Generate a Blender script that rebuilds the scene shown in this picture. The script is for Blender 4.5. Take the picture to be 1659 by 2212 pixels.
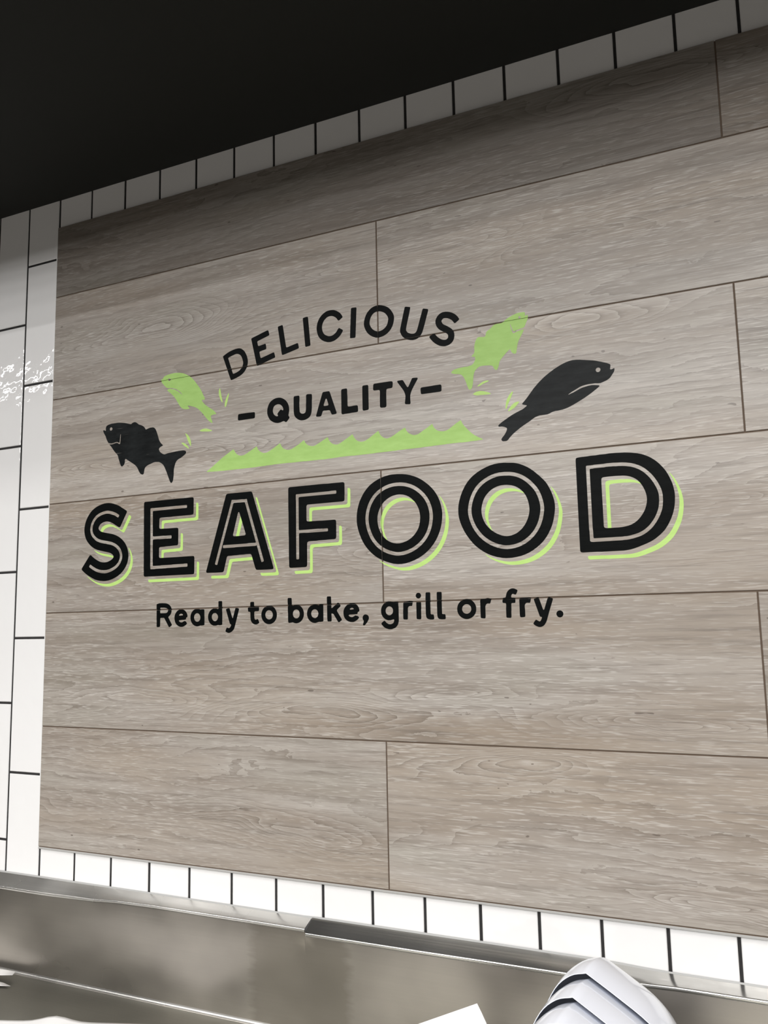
import bpy, bmesh, math, random
from mathutils import Vector, Matrix, noise
from mathutils.geometry import tessellate_polygon

# ------------------------------------------------------------------ scene reset
for o in list(bpy.data.objects):
    bpy.data.objects.remove(o, do_unlink=True)
scene = bpy.context.scene
COL = scene.collection

# ------------------------------------------------------------------ frame of reference
U = 0.1016                     # one wall tile column (4 inch)
ZC = 0.90                      # height of the counter top
def X(x): return x * U
def Z(z): return ZC + (z + 1.62) * U     # wall units -> metres above the floor

# ------------------------------------------------------------------ camera
cam_d = bpy.data.cameras.new('camera')
cam = bpy.data.objects.new('camera', cam_d)
COL.objects.link(cam)
cam_d.sensor_fit = 'VERTICAL'
cam_d.sensor_height = 36.0
cam_d.lens = 1817.447 / 2212.0 * 36.0
cam_d.clip_start = 0.02
cam_d.clip_end = 60
R = [[0.906494, 0.42174, -0.020084], [-0.073266, 0.110276, -0.991197], [-0.415812, 0.899986, 0.130864]]
M = Matrix(((R[0][0], -R[1][0], -R[2][0], X(14.8736)),
            (R[0][1], -R[1][1], -R[2][1], X(-14.0539)),
            (R[0][2], -R[1][2], -R[2][2], Z(5.5447)),
            (0, 0, 0, 1)))
cam.matrix_world = M
scene.camera = cam

# ------------------------------------------------------------------ view, world, lights
scene.view_settings.view_transform = 'Standard'
scene.view_settings.look = 'None'
scene.view_settings.exposure = 0.0
scene.view_settings.gamma = 1.0
scene.view_settings.use_curve_mapping = False
w = bpy.data.worlds.new('world'); scene.world = w
w.use_nodes = True
bg = w.node_tree.nodes['Background']
bg.inputs[0].default_value = (1.0, 0.99, 0.98, 1)
bg.inputs[1].default_value = 0.035

# (x centre, y, length, width, power): rows of ceiling tubes over the shop floor; nearest row added to brighten the bowls
LIGHT_Z = 3.95
LIGHTS = [(1.9, -1.35, 9.0, 0.14, 59),
          (1.9, -1.70, 9.0, 0.14, 17),
          (1.9, -2.30, 9.0, 0.25, 65),
          (1.9, -3.00, 9.0, 0.35, 42),
          (-1.0, -4.15, 12.0, 0.07, 124),
          (1.9, -4.90, 9.0, 0.40, 79),
          (1.9, -5.70, 9.0, 0.60, 155),
          (1.9, -6.70, 9.0, 0.80, 267),
          (1.9, -7.90, 9.0, 1.00, 422),
          (1.9, -9.30, 9.0, 1.30, 548)]
for i, (lx, ly, ln, wd, pw) in enumerate(LIGHTS):
    ld = bpy.data.lights.new('tube_light', 'AREA')
    ld.shape = 'RECTANGLE'; ld.size = ln; ld.size_y = wd
    ld.energy = pw; ld.color = (1.0, 0.985, 0.975)
    lo = bpy.data.objects.new('tube_light', ld)
    lo.location = (lx, ly, LIGHT_Z)
    lo.rotation_euler = (0, 0, 0)     # tilted a little towards the wall
    COL.objects.link(lo)

# ------------------------------------------------------------------ helpers
def tag(o, label=None, cat=None, group=None, kind=None):
    if label: o['label'] = label
    if cat: o['category'] = cat
    if group: o['group'] = group
    if kind: o['kind'] = kind
    return o
def link(name, me, mats, parent=None):
    o = bpy.data.objects.new(name, me)
    COL.objects.link(o)
    for m in (mats if isinstance(mats, (list, tuple)) else [mats]):
        me.materials.append(m)
    if parent: o.parent = parent
    return o
def mesh(name, verts, faces, mats, parent=None, idx=None, smooth=False):
    me = bpy.data.meshes.new(name)
    me.from_pydata([tuple(v) for v in verts], [], faces)
    if idx:
        me.polygons.foreach_set('material_index', idx)
    if smooth:
        me.polygons.foreach_set('use_smooth', [True] * len(me.polygons))
    me.update()
    return link(name, me, mats, parent)
def empty(name, loc):
    o = bpy.data.objects.new(name, None)
    o.empty_display_size = 0.05
    o.location = loc
    COL.objects.link(o)
    return o
def box_data(x0, x1, y0, y1, z0, z1, b=0.0, vs=None, fs=None):
    """box whose front (y0) edges are chamfered by b"""
    if vs is None: vs, fs = [], []
    n = len(vs)
    vs += [(x0, y1, z0), (x1, y1, z0), (x1, y1, z1), (x0, y1, z1),
           (x0, y0 + b, z0), (x1, y0 + b, z0), (x1, y0 + b, z1), (x0, y0 + b, z1)]
    q = [(0, 3, 2, 1), (0, 1, 5, 4), (1, 2, 6, 5), (2, 3, 7, 6), (3, 0, 4, 7)]
    if b > 0:
        vs += [(x0 + b, y0, z0 + b), (x1 - b, y0, z0 + b), (x1 - b, y0, z1 - b), (x0 + b, y0, z1 - b)]
        q += [(4, 5, 9, 8), (5, 6, 10, 9), (6, 7, 11, 10), (7, 4, 8, 11), (8, 9, 10, 11)]
    else:
        q += [(4, 5, 6, 7)]
    fs += [tuple(n + k for k in f) for f in q]
    return vs, fs
def box(name, x0, x1, y0, y1, z0, z1, mat, parent=None, b=0.0):
    vs, fs = box_data(x0, x1, y0, y1, z0, z1, b)
    return mesh(name, vs, fs, mat, parent)

class NT:
    def __init__(s, name):
        s.m = bpy.data.materials.new(name); s.m.use_nodes = True
        s.t = s.m.node_tree; s.b = s.t.nodes['Principled BSDF']
    def n(s, typ, **kw):
        nd = s.t.nodes.new(typ)
        for k, v in kw.items(): setattr(nd, k, v)
        return nd
    def put(s, sock, v):
        if hasattr(v, 'is_output') or isinstance(v, bpy.types.NodeSocket): s.t.links.new(v, sock)
        else: sock.default_value = v
    def math(s, op, a, b=None, c=None, clamp=False):
        nd = s.n('ShaderNodeMath', operation=op, use_clamp=clamp)
        s.put(nd.inputs[0], a)
        if b is not None: s.put(nd.inputs[1], b)
        if c is not None: s.put(nd.inputs[2], c)
        return nd.outputs[0]
    def mix(s, f, a, b, mode='MIX'):
        nd = s.n('ShaderNodeMix', data_type='RGBA', blend_type=mode)
        s.put(nd.inputs[0], f); s.put(nd.inputs[6], a); s.put(nd.inputs[7], b)
        return nd.outputs[2]
    def noise(s, vec, scale, detail=2, rough=.5, dist=0.0):
        nd = s.n('ShaderNodeTexNoise')
        s.put(nd.inputs['Vector'], vec)
        nd.inputs['Scale'].default_value = scale; nd.inputs['Detail'].default_value = detail
        nd.inputs['Roughness'].default_value = rough; nd.inputs['Distortion'].default_value = dist
        return nd.outputs[0]
    def comb(s, x, y, z):
        nd = s.n('ShaderNodeCombineXYZ')
        for i, v in enumerate((x, y, z)): s.put(nd.inputs[i], v)
        return nd.outputs[0]
    def ramp(s, f, lo, hi):      # clamped map range 0..1
        nd = s.n('ShaderNodeMapRange'); s.put(nd.inputs[0], f)
        nd.inputs[1].default_value = lo; nd.inputs[2].default_value = hi
        return nd.outputs[0]
    def bump(s, h, strength, dist):
        nd = s.n('ShaderNodeBump'); nd.inputs['Strength'].default_value = strength
        nd.inputs['Distance'].default_value = dist; s.put(nd.inputs['Height'], h)
        s.t.links.new(nd.outputs[0], s.b.inputs['Normal'])
    def set(s, **kw):
        for k, v in kw.items(): s.put(s.b.inputs[k.replace('_', ' ')], v)
def plain(name, col, rough=.5, metal=0.0, spec=.5):
    t = NT(name)
    t.set(Base_Color=(*col, 1), Roughness=rough, Metallic=metal)
    t.b.inputs['Specular IOR Level'].default_value = spec
    return t

# ------------------------------------------------------------------ materials
# glazed tile: slightly wavy glaze
t = NT('glazed_white_tile')
geo = t.n('ShaderNodeNewGeometry').outputs['Position']
v1 = t.noise(geo, 2.2, 2)
t.set(Base_Color=t.mix(v1, (.80, .795, .785, 1), (.85, .845, .84, 1)), Roughness=.035)
t.bump(t.noise(geo, 34, 1.5, .45), .55, .0016)
TILE = t.m
t = NT('black_grout')
geo = t.n('ShaderNodeNewGeometry').outputs['Position']
t.set(Base_Color=t.mix(t.noise(geo, 120, 3), (.008, .008, .009, 1), (.03, .028, .027, 1)), Roughness=.9)
GROUT = t.m
t = NT('matte_black_paint')
geo = t.n('ShaderNodeNewGeometry').outputs['Position']
t.set(Base_Color=t.mix(t.noise(geo, 3, 2), (.0075, .0082, .0062, 1), (.0105, .0112, .009, 1)), Roughness=.85)
BLACKCEIL = t.m
t = NT('grey_shop_floor')
geo = t.n('ShaderNodeNewGeometry').outputs['Position']
t.set(Base_Color=t.mix(t.noise(geo, 1.5, 3), (.085, .078, .068, 1), (.12, .112, .10, 1)), Roughness=.5)
FLOOR = t.m
STORECEIL = plain('white_ceiling_panels', (.7, .7, .68), .8).m
HOUSING = plain('white_lamp_housing', (.75, .75, .74), .4).m
GROOVE = plain('brown_joint', (.105, .072, .048), .8).m
TRIM = plain('pale_edge_trim', (.80, .80, .79), .25).m
WHITEPL = plain('white_plastic', (.84, .87, .95), .16)
WHITEPL.b.inputs['Coat Weight'].default_value = .3
WHITEPL = WHITEPL.m
t = NT('white_paper')
geo = t.n('ShaderNodeNewGeometry').outputs['Position']
t.set(Base_Color=t.mix(t.noise(geo, 30, 3), (.76, .75, .74, 1), (.83, .82, .81, 1)), Roughness=.75)
PAPER = t.m
TRIMG = plain('grey_edge_trim', (.42, .415, .40), .35).m
CAULK = plain('grey_sealant', (.40, .40, .39), .5).m

# brushed stainless steel, smudged
def steel(name, base=(.45, .418, .375), r0=.26, r1=.38, dark_reflection=False):
    t = NT(name)
    geo = t.n('ShaderNodeNewGeometry').outputs['Position']
    sx = t.n('ShaderNodeSeparateXYZ'); t.put(sx.inputs[0], geo)
    gx, gy, gz = sx.outputs
    brush = t.noise(t.comb(t.math('MULTIPLY', gx, 3), t.math('MULTIPLY', gy, 260), t.math('MULTIPLY', gz, 260)), 1, 2)
    sm = t.noise(t.comb(t.math('MULTIPLY', gx, 6), t.math('MULTIPLY', gy, 7), t.math('MULTIPLY', gz, 8)), 1, 2.5, .45, .1)
    smr = t.ramp(sm, .28, .74)
    c = t.mix(smr, tuple(v * .72 for v in base) + (1,), tuple(min(1, v * 1.12) for v in base) + (1,))
    c = t.mix(t.math('MULTIPLY', brush, .25), c, (.30, .285, .26, 1))
    if dark_reflection:                       # ragged dark reflection painted into the upstand colour
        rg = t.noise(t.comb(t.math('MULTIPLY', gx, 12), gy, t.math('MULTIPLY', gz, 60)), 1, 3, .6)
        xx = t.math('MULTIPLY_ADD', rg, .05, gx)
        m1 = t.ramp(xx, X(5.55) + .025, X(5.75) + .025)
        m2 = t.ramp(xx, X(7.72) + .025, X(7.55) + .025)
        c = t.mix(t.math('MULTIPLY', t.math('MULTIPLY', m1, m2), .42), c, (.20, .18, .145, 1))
    r = t.math('MULTIPLY_ADD', smr, r1 - r0, r0)
    t.set(Base_Color=c, Metallic=.92, Roughness=r)
    t.bump(brush, .08, .0006)
    return t.m
STEEL = steel('brushed_steel', dark_reflection=True)
STEELCAP = steel('brushed_steel_ledge', (.84, .825, .79), .22, .32)
STEELCAPR = steel('brushed_steel_ledge_right', (.74, .73, .70), .12, .19)
STEELTOP = steel('brushed_steel_counter', (.235, .23, .20), .30, .45)

# oak-look laminate planks: growth rings drawn as contour lines of a stretched field
KNOTS = [(0.0296, 1.455, 0.381, 0.0262, 6), (0.3149, 1.4853, 0.1977, 0.0209, 5), (1.0003, 1.499, 0.1401, 0.0159, 5.5), (1.3391, 1.464, 0.1277, 0.02, 7), (0.752, 1.4591, 0.1862, 0.0186, -4), (0.4584, 1.2655, 0.3103, 0.023, 6), (0.7099, 1.234, 0.1327, 0.0198, 6), (0.3374, 2.2901, 0.1836, 0.0426, 8), (0.1519, 2.2726, 0.2116, 0.0288, 5), (1.0286, 2.3279, 0.205, 0.0217, 6), (0.3918, 1.9959, 0.2198, 0.0181, 6), (1.2828, 2.3023, 0.1778, 0.0235, -4), (1.4166, 1.8085, 0.113, 0.0134, 6), (0.6218, 1.8108, 0.233, 0.0222, 5), (0.1876, 1.9889, 0.1427, 0.0211, 5), (1.1192, 1.3817, 0.137, 0.0196, -5), (1.3893, 1.1922, 0.1387, 0.0161, 6), (0.9737, 1.7548, 0.2175, 0.0184, 5), (0.7751, 2.3247, 0.1302, 0.0154, 5), (1.2347, 2.1435, 0.1516, 0.0249, 5), (1.3901, 2.5474, 0.1706, 0.0204, 6)]     # x, z, half length, half height, ring count
t = NT('grey_oak_laminate')
at = t.n('ShaderNodeAttribute', attribute_name='grain').outputs['Vector']
s_ = t.n('ShaderNodeSeparateXYZ'); t.put(s_.inputs[0], at)
px, pz, seed = s_.outputs
sx = t.math('MULTIPLY_ADD', seed, 3.71, px)
tint = t.n('ShaderNodeAttribute', attribute_name='tint').outputs['Fac']
cx = lambda k, off=0.0: t.math('MULTIPLY', t.math('ADD', sx, off), k) if off else t.math('MULTIPLY', sx, k)
warp = t.noise(t.comb(cx(1.3), t.math('MULTIPLY', pz, 5.0), t.math('MULTIPLY', seed, 2.3)), 1, 2.5, .5)
wx = t.math('SUBTRACT', t.noise(t.comb(cx(3.2), t.math('MULTIPLY', pz, 9), t.math('ADD', seed, 20.0)), 1, 2, .5), .5)
wz = t.math('SUBTRACT', t.noise(t.comb(cx(4.5), t.math('MULTIPLY', pz, 11), t.math('ADD', seed, 30.0)), 1, 2.5, .55), .5)
qx = t.math('MULTIPLY_ADD', wx, .30, px)
qz = t.math('MULTIPLY_ADD', wz, .055, pz)
rag = t.noise(t.comb(cx(26), t.math('MULTIPLY', pz, 70), seed), 1, 3, .65)
f = t.math('MULTIPLY_ADD', pz, 46, t.math('MULTIPLY', warp, 11.0))
f = t.math('MULTIPLY_ADD', wz, 3.0, f)
f = t.math('MULTIPLY_ADD', rag, .75, f)
kn = None
for (kx, kz, kl, kh, ka) in KNOTS:
    a = t.math('DIVIDE', t.math('SUBTRACT', qx, kx), kl)
    b = t.math('DIVIDE', t.math('SUBTRACT', qz, kz), kh)
    r2 = t.math('ADD', t.math('MULTIPLY', a, a), t.math('MULTIPLY', b, b))
    g = t.math('EXPONENT', t.math('MULTIPLY', r2, -1.0))
    f = t.math('MULTIPLY_ADD', g, ka, f)
    kn = g if kn is None else t.math('ADD', kn, g)
ring = t.math('FRACT', f)
dark = t.math('POWER', ring, 4.5)
light = t.math('POWER', t.math('SUBTRACT', 1.0, ring), 5.0)
patch = t.ramp(t.noise(t.comb(cx(2.2), t.math('MULTIPLY', pz, 9), t.math('ADD', seed, 7.0)), 1, 2), .36, .60)
knc = t.math('MINIMUM', kn, 1.0)
rs = t.math('ADD', t.math('MULTIPLY', patch, .62), t.math('MULTIPLY', knc, .60), clamp=True)
broad = t.noise(t.comb(cx(1.1), t.math('MULTIPLY', pz, 18), t.math('ADD', seed, 3.0)), 1, 3, .55)
fib = t.noise(t.comb(cx(13), t.math('MULTIPLY', pz, 400), seed), 1, 3, .6)
fib2 = t.noise(t.comb(cx(4.0), t.math('MULTIPLY', pz, 95), t.math('ADD', seed, 1.7)), 1, 3, .55)
hue = t.noise(t.comb(cx(1.9), t.math('MULTIPLY', pz, 8), t.math('ADD', seed, 11.0)), 1, 3, .5)
c = t.mix(t.ramp(broad, .30, .70), (.275, .236, .200, 1), (.425, .392, .355, 1))
c = t.mix(t.math('MULTIPLY', t.ramp(hue, .46, .68), .50), c, (.335, .275, .212, 1))
c = t.mix(t.math('MULTIPLY', t.ramp(hue, .46, .30), .22), c, (.300, .300, .245, 1))
c = t.mix(t.math('MULTIPLY', t.ramp(fib2, .50, .72), .55), c, (.185, .158, .132, 1))
c = t.mix(t.math('MULTIPLY', t.ramp(fib, .54, .72), .50), c, (.165, .140, .118, 1))
c = t.mix(t.math('MULTIPLY', dark, t.math('MULTIPLY', rs, .62)), c, (.130, .106, .084, 1))
c = t.mix(t.math('MULTIPLY', light, t.math('MULTIPLY', rs, .40)), c, (.54, .51, .465, 1))
por = t.ramp(t.noise(t.comb(cx(34), t.math('MULTIPLY', pz, 500), t.math('ADD', seed, 5.0)), 1, 1.5, .5), .56, .66)
pmask = t.ramp(t.noise(t.comb(cx(3), t.math('MULTIPLY', pz, 12), t.math('ADD', seed, 9.0)), 1, 2), .30, .62)
pmask = t.math('MULTIPLY_ADD', pmask, .75, .25)
c = t.mix(t.math('MULTIPLY', t.math('MULTIPLY', por, pmask), .50), c, (.60, .57, .53, 1))
sp = t.ramp(t.noise(t.comb(cx(60), t.math('MULTIPLY', pz, 150), seed), 1, 0), .865, .89)
c = t.mix(t.math('MULTIPLY', sp, .6), c, (.07, .05, .04, 1))
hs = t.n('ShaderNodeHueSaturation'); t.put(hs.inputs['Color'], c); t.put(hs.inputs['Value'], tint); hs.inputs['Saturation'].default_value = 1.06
t.set(Base_Color=hs.outputs[0], Roughness=.36)
t.b.inputs['Specular IOR Level'].default_value = .5
t.bump(fib, .18, .0006)
WOOD = t.m

# hand-painted colours with faint brush marks that follow the grain
def paint(name, a, b, rough, spec, lo=.32, hi=.70, scratch=False):
    t = NT(name)
    geo = t.n('ShaderNodeNewGeometry').outputs['Position']
    s_ = t.n('ShaderNodeSeparateXYZ'); t.put(s_.inputs[0], geo)
    x, y, z = s_.outputs
    n = t.noise(t.comb(t.math('MULTIPLY', x, 26), y, t.math('MULTIPLY', z, 90)), 1, 3, .6)
    fb = t.noise(t.comb(t.math('MULTIPLY', x, 9), y, t.math('MULTIPLY', z, 330)), 1, 2, .6)
    c = t.mix(t.ramp(n, lo, hi), a + (1,), b + (1,))
    if scratch:                     # bare wood showing through thin dashes
        d1 = t.ramp(t.noise(t.comb(t.math('MULTIPLY', x, 16), y, t.math('MULTIPLY', z, 190)), 1, 1.5, .5), .70, .76)
        c = t.mix(t.math('MULTIPLY', d1, .55), c, (.20, .185, .165, 1))
    t.set(Base_Color=c, Roughness=rough)
    t.b.inputs['Specular IOR Level'].default_value = spec
    t.bump(fb, .15, .0006)
    return t.m
BLACKP = paint('black_sign_paint', (.0016, .0023, .0021), (.0036, .0046, .0046), .42, .055)
WORNP = paint('worn_black_sign_paint', (.0035, .0048, .0050), (.014, .0165, .017), .40, .11, scratch=True)
GREENP = paint('lime_green_sign_paint', (.345, .560, .150), (.405, .635, .190), .5, .3)
LIMEP = paint('light_lime_sign_paint', (.46, .70, .19), (.52, .76, .23), .5, .3)

# ------------------------------------------------------------------ tiled wall
CEIL = 15.7327; PTOP = 14.9960; PBOT = 0.9362; A0 = 14.2688; B0 = 12.8165; TP = 2.9659
XMIN, XMAX = -14, 27
vs, fs = [], []
G = 0.0026                                        # half a grout joint
rnd = random.Random(4)
for i in range(XMIN, XMAX):
    base = A0 if i % 2 else B0
    k = -1
    while True:
        z1 = base - k * TP; z0 = z1 - TP
        k += 1
        if z1 < -3.2: break
        if z0 > CEIL + .05: continue
        # tiles wholly behind the wood panel are not needed
        if i >= 1 and i < 18 and z1 < PTOP - .3 and z0 > PBOT + .3: continue
        y = rnd.uniform(-.0004, .0004)
        box_data(X(i) + G, X(i + 1) - G, y, .009, Z(z0) + G, Z(min(z1, CEIL + .6)) - G, .0014, vs, fs)
nt = len(fs)
box_data(X(XMIN), X(XMAX), .0016, .12, 0.0, Z(CEIL) + .25, 0, vs, fs)
wall = mesh('wall_back', vs, fs, [TILE, GROUT], idx=[0] * nt + [1] * (len(fs) - nt))
tag(wall, 'white glazed vertical tile wall with black grout behind the sign panel', 'wall', kind='structure')

# black dropped ceiling that overhangs the wall, floor, high shop ceiling
SOFFIT = 0.80
o = box('ceiling', X(XMIN), X(XMAX), -SOFFIT, .0, Z(CEIL), Z(CEIL) + .25, BLACKCEIL)
tag(o, 'matte black dropped ceiling meeting the top of the tiled wall', 'ceiling', kind='structure')
o = box('floor', -9, 8, -11, .12, -.1, 0, FLOOR)
tag(o, 'grey shop floor', 'floor', kind='structure')
o = box('ceiling_shop', -9, 8, -11, .12, 4.15, 4.25, STORECEIL)
tag(o, 'high pale ceiling over the shop floor', 'ceiling', kind='structure')

# lamp housings that carry the tubes
for i, (lx, ly, ln, wd, pw) in enumerate(LIGHTS):
    vs, fs = box_data(lx - ln / 2 - .03, lx + ln / 2 + .03, ly - wd / 2 - .02, ly + wd / 2 + .02, LIGHT_Z + .04, LIGHT_Z + .10)
    for hx in (-.4, .4):
        box_data(lx + hx * ln - .01, lx + hx * ln + .01, ly - .01, ly + .01, LIGHT_Z + .10, 4.15, 0, vs, fs)
    o = mesh('ceiling_light', vs, fs, HOUSING)
    tag(o, 'long white tube lamp hung from the shop ceiling, %s row from the tiled wall' % ('first, added bowl-lighting', 'second', 'third', 'fourth', 'fifth', 'sixth', 'seventh', 'eighth', 'ninth', 'tenth')[i], 'lamp', group='tube lamps over the shop floor')

# ------------------------------------------------------------------ wood panel
YP = -0.0081                                     # face of the planks
J = [13.2689, 10.8017, 8.3675, 5.9144, 3.453]                                          # horizontal joints in wall units
XM, XR, XL = 8.3684, 14.6140, 0.0456
HALF = XR - XM
rows = [PTOP] + J + [PBOT]
panel = empty('wood_panel', (X((XL + 20) / 2), YP, Z(PBOT)))
tag(panel, 'grey oak plank panel with painted black and green seafood sign', 'sign panel')
panel.matrix_world = Matrix.Translation(panel.location)
PINV = Matrix.Translation(-panel.location)
XEND = XR + HALF * .75
def child(o):
    o.parent = panel; o.matrix_parent_inverse = PINV
    return o
vs, fs, gr, ti = [], [], [], []
gh = 0.0012
seeds = [1.3, 4.1, 9.2, 2.7, 6.6, 5.2, 8.8, 3.3, 7.4, 0.6, 12.1, 10.4, 14.9, 11.7, 13.2, 15.6, 16.2, 17.8]
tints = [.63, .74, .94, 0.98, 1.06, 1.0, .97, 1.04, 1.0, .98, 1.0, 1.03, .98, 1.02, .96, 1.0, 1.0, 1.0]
si = 0
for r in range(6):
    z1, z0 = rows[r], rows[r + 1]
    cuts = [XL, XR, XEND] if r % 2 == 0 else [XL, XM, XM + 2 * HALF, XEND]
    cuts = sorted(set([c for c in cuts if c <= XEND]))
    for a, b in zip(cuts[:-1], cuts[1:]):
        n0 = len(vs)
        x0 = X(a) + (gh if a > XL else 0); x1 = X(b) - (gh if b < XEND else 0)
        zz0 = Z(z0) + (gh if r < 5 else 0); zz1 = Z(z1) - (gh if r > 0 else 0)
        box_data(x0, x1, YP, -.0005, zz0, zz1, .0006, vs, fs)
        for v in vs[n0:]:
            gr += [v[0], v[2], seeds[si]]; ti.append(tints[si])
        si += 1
nw = len(fs)
box_data(X(XL) + .001, X(XEND) - .001, YP + .0016, -.0004, Z(PBOT) - .003, Z(PTOP) - .001, 0, vs, fs)
for v in vs[len(ti):]:
    gr += [v[0], v[2], 0]; ti.append(1.0)
pl = mesh('planks', vs, fs, [WOOD, GROOVE], idx=[0] * nw + [1] * (len(fs) - nw))
a = pl.data.attributes.new('grain', 'FLOAT_VECTOR', 'POINT'); a.data.foreach_set('vector', gr)
a = pl.data.attributes.new('tint', 'FLOAT', 'POINT'); a.data.foreach_set('value', ti)
child(pl)
# pale edge strips along the left and lower edges of the panel
o = child(box('edge_trim', X(XL) - .0030, X(XL) - .0002, YP + .0008, -.0004, Z(PBOT) - .004, Z(PTOP) + .001, TRIM, b=.0004)); o['label'] = 'thin pale strip down the left edge'
vs, fs = box_data(X(XL) - .002, X(XEND), YP + .0012, -.0004, Z(PBOT) - .0064, Z(PBOT) - .0018, .0008)
o = child(mesh('edge_trim', vs, fs, TRIMG)); o['label'] = 'thin pale strip along the lower edge'

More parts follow.
